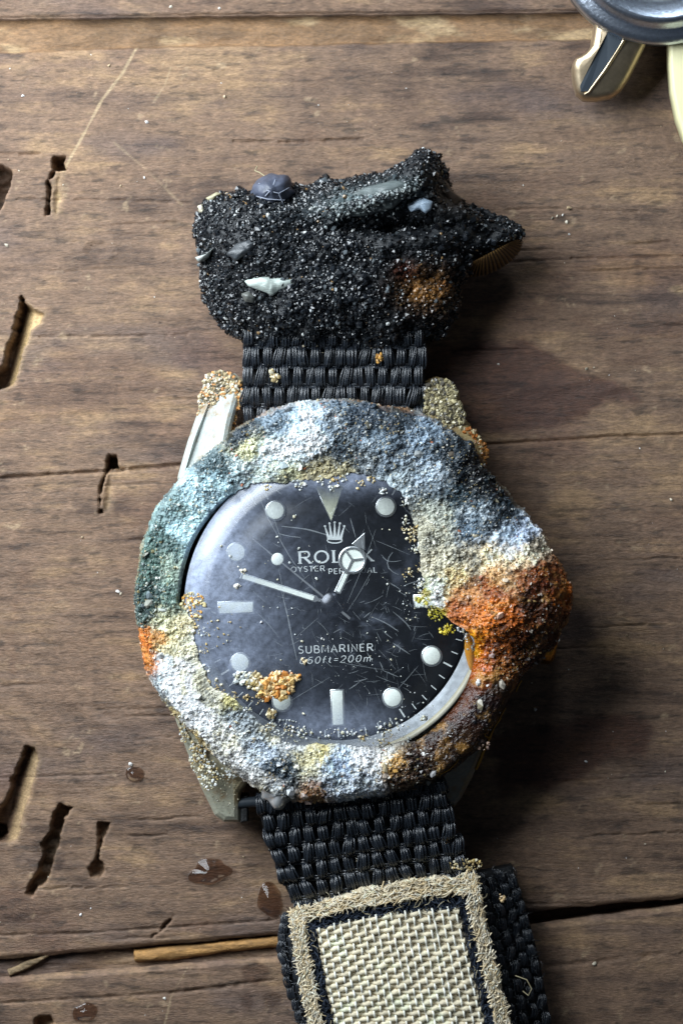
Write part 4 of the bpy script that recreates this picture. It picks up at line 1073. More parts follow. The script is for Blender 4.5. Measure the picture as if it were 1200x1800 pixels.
# outer wall: tan and rusty case edge
wall = np.zeros((NM + NW - 1, NT)); wall[NM:] = np.linspace(0.25, 1, NW - 1)[:, None]
wn = fbm(v[:, 0] * 5, v[:, 1] * 5, v[:, 2] * 5, 639, 3)
wc = np.where((wn > 0.05)[:, None], lin((196, 140, 70)), lin((170, 150, 112)))
kk = (wall.ravel() * 0.75 * (1 - np.tile(br2, NM + NW - 1)))[:, None]; col = col * (1 - kk) + wc * kk
warm_ = sstep(0.45, 0.85, (col[:, 0] - col[:, 2]) / (col.max(1) + 1e-6))
w1 = fbm(v[:, 0] * 6, v[:, 1] * 6, v[:, 2] * 6, 641, 5, .65); 
kk = (sstep(0.05, .45, w1) * .65 * warm_)[:, None]; col = col * (1 - kk) + lin((186, 138, 72)) * kk
kk = (sstep(0.05, .45, -w1) * .75 * warm_)[:, None]; col = col * (1 - kk) + lin((74, 42, 26)) * kk
w2 = fbm(v[:, 0] * 3.2 + 4, v[:, 1] * 3.2, v[:, 2] * 3.2, 643, 5, .6)
lum0 = sstep(.06, .22, col @ np.array([.3, .55, .15]))
kk = (lum0 * sstep(0.08, .45, w2) * .6 * (1 - warm_) * (1 - np.tile(br2, NM + NW - 1)))[:, None]; col = col * (1 - kk) + lin((222, 230, 234)) * kk
kk = (sstep(0.12, .45, -w2) * .6 * (1 - warm_))[:, None]; col = col * (1 - kk) + lin((48, 62, 74)) * kk
lum_ = col @ np.array([.3, .55, .15])
col = col * (np.clip(lum_, .01, 1) / .26)[:, None] ** .26        # crisper split between salt and slate
col = np.clip(col, .006, .74)
rough = np.clip(0.46 + 0.22 * sp2, .24, .9)
resin = (np.exp(-(((pxr - 838) / 26) ** 2 + ((pyr - 1150) / 42) ** 2))).ravel(); rough = rough * (1 - .75 * resin); rough = rough * (1 - 0.5 * np.tile(br2, NM + NW - 1))
# only the band outside the crystal belongs to the bezel, what creeps inward is crust too: one growth
crust = obj('crust', mesh_np('crust', v, f, M_crust, col, rough), watch, label='rough crust of salt, sand and rust over the bezel')
CV, CN, CCOL = v, nrm, col

# metal bezel ring under the crust
v, f = lathe([(disc(285, 1), 0.80), (disc(285, 1), 0.97), (disc(300, 1), 0.98), (disc(334, 1), 0.90), (disc(338, 1), 0.84), (disc(338, 1), 0.76)], 120, C0(1.0))
obj('bezel', mesh_np('bezel', v, f, M_steel), watch)

# ---- grains on the crust
dens = np.clip(grit.ravel(), 0.1, 1) ** 1.6 * np.concatenate([np.repeat(np.clip(t.ravel() * 0 + 1, 0, 1), NT), np.full(NT * (NW - 1), 0.35)])
area_w = np.repeat(rp.mean(1), NT) * dens
area_w = area_w * (1 - .88 * np.tile(br2, NM + NW - 1))
idx = rng.choice(len(CV), 30000, p=area_w / area_w.sum())
sz = np.clip(rng.gamma(1.8, 0.0026, len(idx)) + 0.003, 0.0035, 0.03)
gpx = pxr.ravel()[idx] + rng.normal(0, 7, len(idx)); gpy = pyr.ravel()[idx] + rng.normal(0, 7, len(idx))
cj_ = crust_colour(gpx, gpy); cj_ = cj_ * (np.clip(cj_ @ np.array([.3, .55, .15]), .01, 1) / .26)[:, None] ** .26
gc = (.5 * CCOL[idx] + .5 * cj_) * rng.uniform(0.6, 1.4, (len(idx), 1))
u = rng.random(len(idx))
gc = np.where((u < 0.09)[:, None], 0.55 * gc + 0.45 * lin((226, 226, 216)), gc)
gc = np.where(((u > 0.14) & (u < 0.22))[:, None], 0.5 * gc + 0.5 * lin((196, 172, 116)), gc)
gc = np.where(((u > 0.22) & (u < 0.28))[:, None], 0.35 * gc + 0.65 * lin((40, 48, 54)), gc)
gc = np.where(((u > 0.28) & (u < 0.284))[:, None], lin((166, 104, 76)), gc)
v, f, c = grains(CV[idx] + CN[idx] * (sz * -0.1)[:, None], sz, np.clip(gc, .01, .85), .42, .55)
obj('sand_grains', mesh_np('sand_grains', v, f, M_grain, c, smooth=False), crust, 'stuff')

# flat chips and flakes of shell bedded in the crust
idx = rng.choice(len(CV), 130, p=area_w / area_w.sum())
sz = rng.uniform(.018, .042, len(idx)); pal_ = lin(np.array([(214, 210, 196), (176, 168, 140), (150, 160, 168), (196, 200, 204), (120, 104, 84), (70, 74, 80)], float))
v, f, c = grains(CV[idx] - CN[idx] * .006, sz, .55 * CCOL[idx] + .45 * pal_[rng.integers(0, 6, len(idx))], .3, .75)
obj('shell_flakes', mesh_np('shell_flakes', v, f, M_grain, c, smooth=False), crust, 'stuff')

# sand on the lugs, on the crystal and in clumps
def cluster(name, spots, parent, zf, lift=0.3):
    P, Sz, Cc = [], [], []
    for (x, y, rx, ry, n, s, cols) in spots:
        big = s > .011
        n = int(n * (2.2 if big else 1)); s = s * (.62 if big else .8)
        q = rng.normal(size=(n, 2)); q /= np.maximum(1, np.linalg.norm(q, axis=1) / 1.6)[:, None]
        X = x + q[:, 0] * rx * .6; Y = y + q[:, 1] * ry * .6
        ss = np.clip(rng.gamma(4, s / 4, n), s * .4, s * 2)
        zz = zf(X, Y) + ss * lift + np.exp(-np.sum(q * q, 1)) * s * 1.0 * rng.random(n)
        wx_, wy_ = W(X, Y, 1.0)
        P.append(np.stack([wx_, wy_, zz], -1)); Sz.append(ss)
        pal_ = lin(np.array(cols, float)); Cc.append(pal_[rng.integers(0, len(cols), n)] * rng.uniform(.75, 1.2, (n, 1)))
    v, f, c = grains(np.vstack(P), np.concatenate(Sz), np.clip(np.vstack(Cc), .01, .85))
    return obj(name, mesh_np(name, v, f, M_grain, c, smooth=False), parent, 'stuff')
TAN = [(200, 184, 140), (184, 160, 104), (214, 206, 180), (160, 140, 100)]
ORG = [(206, 150, 80), (216, 178, 112), (190, 124, 58), (214, 190, 142), (200, 170, 120)]
PALE = [(210, 214, 206), (196, 192, 168), (170, 176, 176), (222, 224, 222)]
cluster('orange_sand_clump', [(490, 1203, 26, 22, 90, .034, ORG), (512, 1190, 16, 8, 26, .028, ORG), (470, 1215, 12, 12, 20, .03, ORG)], watch, on_dome)
cluster('grey_sand_clump', [(428, 1190, 18, 10, 36, .026, PALE), (450, 1200, 16, 10, 34, .028, TAN), (445, 1188, 14, 8, 20, .024, TAN), (476, 1253, 6, 8, 8, .028, TAN)], watch, on_dome)
rndspots = []
for i in range(26):
    a = rng.uniform(0, 2 * math.pi); r = rng.uniform(60, 235)
    rndspots.append((CX + r * math.cos(a), CY + r * math.sin(a), 12, 12, rng.integers(1, 4), .0095, PALE))
for i in range(70):     # sand spilling inward from the crust edge
    j = rng.integers(0, NT); r = RI[j] - abs(rng.normal(0, 12))
    if bare[j] > .5 or gapk[j] > .5: continue
    rndspots.append((CX + r * math.cos(th[j]), CY - r * math.sin(th[j]), 9, 9, 7, .0135, TAN if rng.random() < .5 else PALE))
rndspots += [(340, 1062, 22, 22, 60, .016, [(214, 160, 80), (205, 190, 140), (196, 186, 150)]), (430, 1003, 5, 5, 4, .018, [(224, 214, 190)]), (420, 1030, 5, 5, 4, .018, [(226, 222, 210)]),
             (742, 1052, 14, 8, 40, .016, [(190, 180, 80), (205, 205, 150)]), (765, 1075, 14, 16, 40, .014, [(180, 170, 60), (150, 140, 40)]), (785, 1105, 14, 10, 30, .013, [(190, 170, 50)]),
             (535, 1160, 4, 4, 2, .02, [(214, 196, 160)]), (395, 1100, 30, 40, 30, .008, TAN), (720, 1050, 20, 40, 30, .008, PALE), (500, 1285, 40, 22, 60, .012, PALE), (600, 1290, 80, 12, 70, .011, PALE), (745, 1262, 7, 4, 5, .022, PALE),
             (690, 1275, 30, 14, 30, .010, PALE), (480, 1010, 60, 60, 14, .007, PALE), (640, 1150, 80, 70, 50, .006, PALE), (735, 1240, 30, 30, 16, .007, PALE)]
cluster('crystal_sand', rndspots, crystal, on_dome)
def lugz(v0): return lambda X, Y: np.full(np.shape(X), v0)
UL = [(176, 162, 130), (190, 172, 136), (146, 132, 104), (196, 142, 88), (216, 208, 190), (120, 112, 96)]
cluster('lug_sand', [(385, 672, 30, 22, 260, .022, UL), (368, 700, 22, 22, 160, .018, UL), (408, 690, 16, 30, 130, .020, [(200, 140, 76), (180, 150, 104), (196, 184, 156)]), (404, 735, 8, 24, 50, .016, [(196, 140, 70), (180, 150, 100)]),
                     (352, 735, 8, 26, 60, .013, UL), (338, 775, 6, 24, 60, .0105, UL), (328, 810, 5, 24, 50, .0100, UL), (405, 715, 10, 30, 70, .0105, UL), (375, 722, 20, 16, 90, .010, UL)], case, lugz(0.62))
UR = [(126, 118, 92), (150, 140, 106), (96, 88, 68), (176, 166, 130), (84, 80, 72)]
cluster('lug_sand', [(776, 690, 28, 26, 300, .022, UR), (795, 730, 24, 30, 260, .022, UR), (825, 785, 24, 34, 220, .022, [(104, 84, 56), (150, 110, 64), (186, 176, 140), (150, 90, 40)]), (762, 720, 16, 26, 120, .018, UR), (845, 800, 14, 26, 90, .02, [(140, 90, 40), (110, 78, 44)])], case, lugz(0.70))
cluster('lug_sand', [(345, 1330, 14, 34, 190, .0108, TAN + PALE), (364, 1366, 18, 28, 150, .0105, TAN + PALE), (395, 1400, 24, 36, 60, .008, [(120, 116, 96), (150, 146, 124)]), (322, 1280, 10, 30, 120, .010, TAN + PALE), (398, 1365, 18, 12, 60, .010, PALE)], case, lugz(0.73))
# white quartz chips on the brown lower right
WHT = [(232, 232, 230), (220, 214, 206)]
def zcr(X, Y): 
    r = np.hypot(X - CX, Y - CY); return np.full(np.shape(X), 1.09) - .10 * sstep(300, 345, r)
cluster('quartz_grains', [(838, 1200, 5, 4, 4, .026, WHT), (857, 1204, 4, 4, 3, .028, WHT), (878, 1208, 5, 5, 4, .028, WHT), (912, 1175, 6, 12, 12, .02, [(170, 160, 150), (200, 190, 180)]), (805, 1288, 22, 8, 20, .013, WHT), (728, 1342, 8, 6, 14, .017, WHT),
                          (732, 1360, 6, 6, 10, .024, WHT), (745, 1325, 6, 5, 5, .02, WHT), (765, 1350, 14, 8, 14, .018, [(150, 140, 130), (190, 180, 160)]), (830, 1310, 30, 12, 26, .018, [(130, 110, 100), (170, 140, 120)]), (860, 1260, 20, 24, 24, .010, WHT),
                          (815, 1310, 14, 10, 14, .022, [(150, 120, 110), (120, 96, 84)])], crust, zcr)
# amber resin bead on the inner edge, right
def blob(name, px_, py_, rx, ry, z0, hgt, mat, parent, seed, col=None, n=24, rough_amp=.12, rot=0.0):
    th_ = np.linspace(0, 2 * math.pi, n * 2, endpoint=False); ph = np.linspace(-0.5 * math.pi + .05, 0.5 * math.pi - .02, n)[:, None]
    ux, uy, uz = np.cos(ph) * np.cos(th_), np.cos(ph) * np.sin(th_), np.sin(ph) + 0 * th_
    q = 1 + rough_amp * fbm(ux * 1.6 + seed, uy * 1.6, uz * 1.6, seed, 3)
    lx = ux * rx * q; ly = uy * ry * q
    X = px_ + lx * math.cos(rot) - ly * math.sin(rot); Y = py_ + lx * math.sin(rot) + ly * math.cos(rot)
    zc_ = z0 + uz * hgt * q
    wx_, wy_ = W(X, Y, z0)
    v = np.stack([wx_, wy_, zc_], -1).reshape(-1, 3); f = grid_faces(n, n * 2, True)
    fl = [list(r) for r in f[:, ::-1]] + [[n * 2 * (n - 1) + i for i in range(n * 2)][::-1]]
    fl = [r[::-1] for r in fl]
    cc = None
    if col is not None:
        cc = np.clip(np.array(lin(col))[None] * (1 + .35 * fbm(v[:, 0] * 8, v[:, 1] * 8, v[:, 2] * 8, seed + 3, 3))[:, None], .01, .85)
    return obj(name, mesh_np(name, v, fl, mat, cc), parent)
M_amber, nt, p = new_mat('amber_resin')
p.inputs['Base Color'].default_value = (*lin((206, 144, 48)), 1); p.inputs['Roughness'].default_value = 0.15
p.inputs['Subsurface Weight'].default_value = 0.6; p.inputs['Subsurface Radius'].default_value = (0.1, 0.05, 0.01); p.inputs['Subsurface Scale'].default_value = 1
bump(nt, p, 12, .25, .02)
blob('amber_bead', 826, 1146, 9, 34, 0.99, .035, M_amber, crust, 701, n=18, rot=-.15)
M_quartz, nt, p = new_mat('cloudy_quartz')
p.inputs['Base Color'].default_value = (*lin((176, 178, 180)), 1); p.inputs['Roughness'].default_value = .18; p.inputs['Transmission Weight'].default_value = .45
bump(nt, p, 9, .5, .03)
blob('quartz_pebble', 489, 1396, 30, 24, 0.92, .15, M_quartz, crust, 703, n=14, rough_amp=.5)
obj('gold_wire', mesh_np('gold_wire', *tube([V3(*q) for q in [(968, 1118, .9), (970, 1128, .92), (958, 1142, .93), (944, 1152, .9)]], 0.02, 6), M_brass), watch)
gw = [tube([V3(*q) for q in pts_], .008, 5) for pts_ in ([(916, 1196, .85), (910, 1206, .86), (906, 1216, .84)], [(858, 1278, .94), (850, 1284, .98), (852, 1294, .98), (862, 1298, .94)], [(880, 1262, .86), (870, 1276, .88), (862, 1290, .86)],
      [(772, 1362, 1.0), (790, 1352, 1.02), (802, 1340, 1.02), (806, 1332, 1.0)], [(888, 1244, .86), (876, 1266, .87)])]
for v, f in gw: obj('gold_wire', mesh_np('gold_wire', v, f, M_brass), watch)

# ================================================================== STRAP
def thread_mesh(seed, nf=6):
    """one float of a warp bundle: fine filaments that dive under at both ends"""
    r = np.random.default_rng(seed); parts = []
    lean = r.normal(0, .10)
    for i in range(nf):
        u = (i + .5) / nf - .5
        tt = np.linspace(-.5, .5, 9)
        a_ = np.abs(tt) * 2
        x = u * 0.84 * (1 - 0.40 * a_ ** 3) + r.normal(0, .025) + lean * np.sin(tt * 3) + .04 * np.sin(tt * 5 + r.uniform(0, 6))
        zz = (1 - a_ ** 3.2) * (0.82 + .3 * r.random()) - (u * 1.6) ** 2 * 0.30
        parts.append(tube(np.stack([x, tt * (1.0 + r.normal(0, .05)), zz], -1), 0.078 + .022 * r.random(), 5))
    v, f = join(parts)
    return mesh_np('thread', v, f, M_nylon)
THREADS = [thread_mesh(s_, 5 + s_ % 3) for s_ in range(9)]
def put_thread(c, udir, vdir, w, L, hgt, parent, i):
    o = obj('thread', THREADS[(i * 5 + i // 7) % 9], parent)
    ux = Vector(udir).normalized(); vy = Vector(vdir).normalized()
    nz_ = ux.cross(vy).normalized()
    if nz_.z < 0: nz_ = -nz_
    m = Matrix.Identity(4)
    for r in range(3):
        m[r][0] = ux[r] * w; m[r][1] = vy[r] * L; m[r][2] = nz_[r] * hgt; m[r][3] = c[r]
    o.matrix_basis = m
    return o
def sheet(corner_fn, nu, nv, thick):
    """slab from fn(u,v)->(px,py,z)"""
    u = np.linspace(0, 1, nu); vv = np.linspace(0, 1, nv)
    U, Vv = np.meshgrid(u, vv)
    X, Y, Z = corner_fn(U, Vv)
    wx_, wy_ = W(X, Y, Z)
    top = np.stack([wx_, wy_, Z], -1)
    bot = top.copy(); bot[..., 2] -= thick
    v = np.concatenate([top.reshape(-1, 3), bot.reshape(-1, 3)], 0); n = nu * nv
    f = grid_faces(nv, nu); fl = [list(q[::-1]) for q in f] + [list(q + n) for q in f]
    per = [i for i in range(nu)] + [j * nu + nu - 1 for j in range(1, nv)] + [(nv - 1) * nu + i for i in range(nu - 2, -1, -1)] + [j * nu for j in range(nv - 2, 0, -1)]
    for i in range(len(per)):
        a_, b_ = per[i], per[(i + 1) % len(per)]
        fl.append([a_, b_, b_ + n, a_ + n])
    return v, fl
# upper strap piece
def up_fn(U, Vv):
    return 428 + (746 - 428) * U + 0 * Vv, 540 + (748 - 540) * Vv, 0.70 - 0.10 * Vv + 0.02 * np.sin(np.pi * U)
v, fl = sheet(up_fn, 8, 8, 0.14)
ustrap = obj('strap', mesh_np('strap', v, fl, M_nylonbase), watch, label='upper black woven strap between the lump and the case')
cnt = 0
def lay_rows(fn, parent, rows, ncol, rowh, hgt, vs0=0.0, vs1=1.0, wfac=1.12):
    global cnt
    for r in range(rows):
        vv = vs0 + (vs1 - vs0) * (r + .5) / rows
        off = 0.5 * (r % 2)
        for c in range(ncol + (1 if off == 0 else 0)):
            u = (c + off) / ncol if off else (c + 0.0) / ncol
            u = min(max(u, 0.02), 0.98)
            def P(uu, v2):
                x, y, z_ = fn(np.array(uu), np.array(v2)); return np.array(V3(float(x), float(y), float(z_)))
            p_ = P(u, vv); du = P(u + .02, vv) - P(u - .02, vv); dv = P(u, vv + .02) - P(u, vv - .02)
            wl = np.linalg.norm(P(1, vv) - P(0, vv)) / ncol
            jit_ = rng.normal(0, .085, 3)
            du = du / np.linalg.norm(du) + jit_ * .8
            dvv = -dv / np.linalg.norm(dv) + np.array([jit_[1], jit_[0], 0]) * 1.0
            put_thread(p_ + np.array([0, 0, .0]), du, dvv, wl * wfac * rng.uniform(.86, 1.14), rowh * rng.uniform(1.1, 1.35), hgt * rng.uniform(.7, 1.15), parent, cnt); cnt += 1
def lay_wefts(fn, parent, rows, rad, dz):
    for r in range(rows + 1):
        us = np.linspace(0.0, 1.0, 40)
        x, y, z_ = fn(us, us * 0 + np.clip(r / rows, .005, .995))
        wx_, wy_ = W(x, y, z_)
        for q in (-.5, .5):
            p_ = np.stack([wx_, wy_ + q * rad * 1.3, z_ + dz + .012 * np.cos(us * math.pi * 26 + r * math.pi)], -1)
            v, f = tube(p_, rad, 6)
            obj('weft_cord', mesh_np('weft_cord', v, f, M_nylon), parent)
lay_wefts(up_fn, ustrap, 6, .02, .03)
lay_rows(up_fn, ustrap, 6, 15, 0.195, 0.105, wfac=.98)
# lower strap
def low_fn(U, Vv):
    TL, TR, BR, BL = (450, 1400), (778, 1362), (842, 1552), (528, 1612)
    X = TL[0] * (1 - U) * (1 - Vv) + TR[0] * U * (1 - Vv) + BR[0] * U * Vv + BL[0] * (1 - U) * Vv
    Y = TL[1] * (1 - U) * (1 - Vv) + TR[1] * U * (1 - Vv) + BR[1] * U * Vv + BL[1] * (1 - U) * Vv
    X = X - 10 * np.sin(np.pi * Vv)
    return X, Y, 0.80 - 0.20 * Vv + 0.02 * np.sin(np.pi * U)
v, fl = sheet(low_fn, 10, 10, 0.14)
lstrap = obj('strap', mesh_np('strap', v, fl, M_nylonbase), watch, label='lower black woven strap running under the linen patch')
lay_wefts(low_fn, lstrap, 7, .02, .035)
lay_rows(low_fn, lstrap, 7, 13, 0.175, 0.115, wfac=.95)
# wider doubled strap below the patch
def wide_fn(U, Vv):
    L = np.array([(500, 1610), (492, 1660), (505, 1730), (528, 1800), (560, 1900), (600, 2010)], float)
    R = np.array([(900, 1522), (925, 1600), (948, 1690), (968, 1800), (990, 1900), (1010, 2010)], float)
    tt = np.linspace(0, 1, 6)
    lx, ly = np.interp(Vv, tt, L[:, 0]), np.interp(Vv, tt, L[:, 1]); rx, ry = np.interp(Vv, tt, R[:, 0]), np.interp(Vv, tt, R[:, 1])
    return lx * (1 - U) + rx * U, ly * (1 - U) + ry * U, 0.58 - 0.28 * sstep(0.80, 1.0, U) - .1 * sstep(.06, 0, U)
v, fl = sheet(wide_fn, 40, 30, 0.25)
wstrap = obj('strap', mesh_np('strap', v, fl, M_nylonbase), watch, label='wide black doubled strap under the linen patch')
cnt2 = 0
def lay_edge(u0, ulist, nrow, w, L):
    global cnt2
    for r in range(nrow):
        vv = .01 + .98 * (r + .5) / nrow
        for q, u in enumerate(ulist):
            def P(uu, v2):
                x, y, z_ = wide_fn(np.array(uu), np.array(v2)); return np.array(V3(float(x), float(y), float(z_)))
            v_ = vv + (.5 / nrow if q % 2 else 0)
            p_ = P(u, v_); du = P(min(u + .01, 1), v_) - P(u - .01, v_); dv = P(u, v_ + .02) - P(u, v_ - .02)
            put_thread(p_, du, -dv, w * rng.uniform(.85, 1.1), L, .06 * rng.uniform(.8, 1.2), wstrap, cnt2); cnt2 += 1
lay_edge(0, [.012, .055], 17, 0.11, .16)
lay_edge(0, [.84, .885, .93, .972], 17, 0.12, .16)

# linen patch: slab, frayed rim, dark stitched channel, woven threads
def patch_fn(U, Vv):
    L = np.array([(508, 1602), (512, 1640), (520, 1690), (540, 1800), (575, 1960)], float)
    R = np.array([(838, 1534), (848, 1590), (866, 1670), (898, 1800), (932, 1950)], float)
    tt = np.array([0, .1, .24, .55, 1.0])
    lx, ly = np.interp(Vv, tt, L[:, 0]), np.interp(Vv, tt, L[:, 1]); rx, ry = np.interp(Vv, tt, R[:, 0]), np.interp(Vv, tt, R[:, 1])
    X = lx * (1 - U) + rx * U; Y = ly * (1 - U) + ry * U
    Y = Y - 14 * np.sin(np.pi * U) * (1 - Vv)
    return X, Y, 0.82 + 0.05 * np.sin(np.pi * np.clip(U, 0, 1)) - .06 * sstep(.2, 1, Vv)
nu, nv = 150, 190
u = np.linspace(0, 1, nu); vv = np.linspace(0, 1, nv); U, Vg = np.meshgrid(u, vv)
X, Y, Z = patch_fn(U, Vg)
TV = 0.078     # patch length of one border unit, in v; across it is TU
du_ = np.minimum(U, 1 - U) * 335; dv_ = Vg * 385
de = np.minimum(du_ + 8 * fbm(X / 14, Y / 14, 0, 801, 3), dv_ + 8 * fbm(X / 14, Y / 14, 0, 803, 3))
wv_ = 5 * fbm(X / 22, Y / 22, 0, 831, 4)
chan = sstep(22, 28, de + wv_) * sstep(46, 39, de + wv_)
Z = Z + 0.020 * fbm(X / 5, Y / 5, 0, 805, 3) * (de < 46) - 0.03 * chan - 0.20 * sstep(5, 0, de) - 0.035 * sstep(36, 44, de)
Xe = X + 4 * fbm(Y / 10, X / 30, 0, 807, 3) * sstep(20, 0, du_); Ye = Y + 6 * fbm(X / 11, Y / 30, 0, 809, 3) * sstep(20, 0, dv_)
wx, wy = W(Xe, Ye, 0.8)
rimc = np.array(lin((232, 217, 188))) * (1 + .45 * fbm(X / 9, Y / 9, 0, 811, 4))[..., None]
kk = sstep(.1, .5, fbm(X / 30, Y / 30, 0, 813, 3))[..., None] * .6; rimc = rimc * (1 - kk) + np.array(lin((184, 160, 124))) * kk
kk = (sstep(0.2, .5, fbm(X / 26 + 9, Y / 26, 0, 815, 4)) * sstep(.5, .9, U) * .8)[..., None]; rimc = rimc * (1 - kk) + np.array(lin((70, 70, 72))) * kk
chc = np.array(lin((42, 50, 64))) * (1 + .6 * fbm(X / 6, Y / 6, 0, 817, 3))[..., None]
ck = np.clip(chan + .35 * sstep(.3, .6, fbm(X / 10, Y / 10, 0, 819, 3)) * (de < 60) * sstep(10, 18, de), 0, 1)[..., None]
pc = rimc * (1 - ck) + chc * ck
v = np.stack([wx, wy, Z], -1)
low = np.concatenate([v[:1], v[-1:]], 0)
v2 = v.reshape(-1, 3)
patch = obj('linen_patch', mesh_np('linen_patch', v2, grid_faces(nv, nu)[:, ::-1], M_fray, np.clip(pc, .008, .8).reshape(-1, 3)), watch, label='cream linen patch with frayed rim and dark stitched channel')
# threads of the weave
def patch_w(uu, v2, dz=0.0):
    x, y, z_ = patch_fn(np.asarray(uu, float), np.asarray(v2, float)); wx_, wy_ = W(x, y, .8); return np.stack([wx_, wy_, z_ - .045 + dz], -1)
nwarp, nweft = 20, 38
u0, u1, v0_, v1_ = .128, .868, .106, 1.0
for i in range(nweft):
    vv_ = v0_ + (v1_ - v0_) * (i + .5) / nweft
    us = np.linspace(u0, u1, nwarp * 4 + 1)
    ph = np.pi * ((us - u0) / (u1 - u0) * nwarp + i)
    pts_ = patch_w(us, vv_ + .0035 * fbm(us * 18, us * 0 + i * 3.1, 0, 835, 3) + rng.normal(0, .0012), 0.012 * np.cos(ph) + .008 + .012 * fbm(us * 30, us * 0 + i * 1.7, 0, 837, 2))
    rad = .0275 * (1 + .16 * np.cos(ph)) * (1 + .28 * fbm(us * 30, us * 0 + i, 0, 821, 2))
    v, f = tube(pts_, rad, 6)
    cc = np.array(lin((224, 212, 184)))[None] * (1 + .28 * fbm(v[:, 0] * 3, v[:, 1] * 3, 0, 823, 3) + .2 * fbm(v[:, 0] * 14, v[:, 1] * 14, 0, 825, 2))[:, None] * rng.uniform(.9, 1.06)
    obj('weft_thread', mesh_np('weft_thread', v, f, M_linen, np.clip(cc, .02, .8)), patch)
for i in range(nwarp):
    us = u0 + (u1 - u0) * (i + .5) / nwarp + rng.normal(0, .003)
    vs = np.linspace(v0_ - .004, v1_, nweft * 4 + 1)
    ph = np.pi * ((vs - v0_) / (v1_ - v0_) * nweft + i)
    pts_ = patch_w(us + .006 * fbm(vs * 14, vs * 0 + i * 2.3, 0, 839, 3), vs, 0.013 * np.cos(ph - np.pi / 2) + .032 + .006 * fbm(vs * 40, vs * 0 + i, 0, 833, 2))
    v, f = tube(pts_, .0115 * (1 + .15 * fbm(vs * 30, vs * 0 + i, 0, 827, 2)), 6)
    cc = np.array(lin((236, 233, 220)))[None] * (1 + .14 * fbm(v[:, 0] * 5, v[:, 1] * 5, 0, 829, 3))[:, None]
    obj('warp_thread', mesh_np('warp_thread', v, f, M_linen, np.clip(cc, .02, .82)), patch)
# the frayed rim: a mat of short fibres
def rim_fibres(n, band, cols, lift, name):
    parts, cc = [], []
    for i in range(n):
        side = rng.random()
        e = rng.uniform(*band)
        if side < .36: uu, vv_ = rng.uniform(0.01, .99), e / 385
        elif side < .68: uu, vv_ = e / 335, rng.uniform(0., .6)
        else: uu, vv_ = 1 - e / 335, rng.uniform(0., .6)
        p_ = patch_w(uu, vv_, lift)
        a = (.15 if side < .36 else -1.4) + rng.normal(0, .7); L = rng.uniform(.05, .13); b = rng.normal(0, .5)
        tt = np.linspace(-.5, .5, 4)
        q = p_ + np.stack([L * tt * np.cos(a + b * tt), L * tt * np.sin(a + b * tt), .018 * np.cos(tt * 3.1) - .012 + tt * rng.normal(0, .012)], -1)
        parts.append(tube(q, rng.uniform(.004, .010), 3)); cc.append(np.repeat(lin(cols[rng.integers(0, len(cols))])[None] * rng.uniform(.75, 1.12), 12, 0))
    v, f = join(parts)
    obj(name, mesh_np(name, v, f, M_linen, np.clip(np.vstack(cc), .01, .85)), patch, 'stuff')
rim_fibres(1700, (1, 25), [(236, 222, 194), (226, 208, 174), (212, 190, 150), (242, 234, 216), (232, 218, 190)], .058, 'frayed_fibres')
rim_fibres(600, (25, 42), [(46, 54, 68), (30, 36, 46), (62, 70, 84)], .035, 'stitch_fibres')
# loose fuzz on the patch border
parts = []
for i in range(170):
    side = rng.random()
    if side < .4: uu, vv_ = rng.uniform(0.02, .98), rng.uniform(0.0, .12)
    elif side < .65: uu, vv_ = rng.uniform(0., .14), rng.uniform(0., .7)
    else: uu, vv_ = rng.uniform(.85, 1.), rng.uniform(0., .7)
    p_ = patch_w(uu, vv_, .045)
    a = rng.uniform(0, 6.28); L = rng.uniform(.03, .09); b = rng.normal(0, .6)
    tt = np.linspace(0, 1, 5)
    pts_ = p_ + np.stack([L * tt * np.cos(a + b * tt), L * tt * np.sin(a + b * tt), .05 * np.sin(tt * 3.1) * rng.random()], -1)
    parts.append(tube(pts_, .0026, 3))
v, f = join(parts); obj('fuzz', mesh_np('fuzz', v, f, plain('linen_fuzz', (184, 172, 140), .8)), patch, 'stuff')
parts = []
for i in range(500):
    uu = rng.choice([rng.uniform(.82, .99), rng.uniform(.82, .99), rng.uniform(0, .06)]); vv_ = rng.uniform(0, .75)
    x, y, z_ = wide_fn(np.array(uu), np.array(vv_)); p_ = np.array(V3(float(x), float(y), float(z_) + .05))
    a = rng.uniform(0, 6.28); L = rng.uniform(.04, .12); b = rng.normal(0, 1.2); tt = np.linspace(0, 1, 5)
    parts.append(tube(p_ + np.stack([L * tt * np.cos(a + b * tt), L * tt * np.sin(a + b * tt), .05 * np.sin(tt * 3.1) * rng.random()], -1), .0035, 3))
v, f = join(parts); obj('fuzz', mesh_np('fuzz', v, f, M_nylon), wstrap, 'stuff')
v, f = tube([V3(*q) for q in [(905, 1715, .7), (925, 1722, .74), (934, 1738, .75), (928, 1750, .72), (918, 1742, .7)]], .006, 5)
obj('loose_fibre', mesh_np('loose_fibre', v, f, M_fibre), wstrap)
# spring bar and strap end at the lower left lug
v, f = tube([V3(418, 1412, .5), V3(440, 1410, .5), V3(470, 1408, .5)], .055, 10)
obj('spring_bar', mesh_np('spring_bar', v, f, M_groove), watch)
v, fs = prism([V3(x, y, .5)[:2] for x, y in [(423, 1398), (436, 1398), (436, 1444), (423, 1446)]], .2, .52, .015)
obj('bar_end', mesh_np('bar_end', v, fs, M_nylonbase, smooth=False), watch)
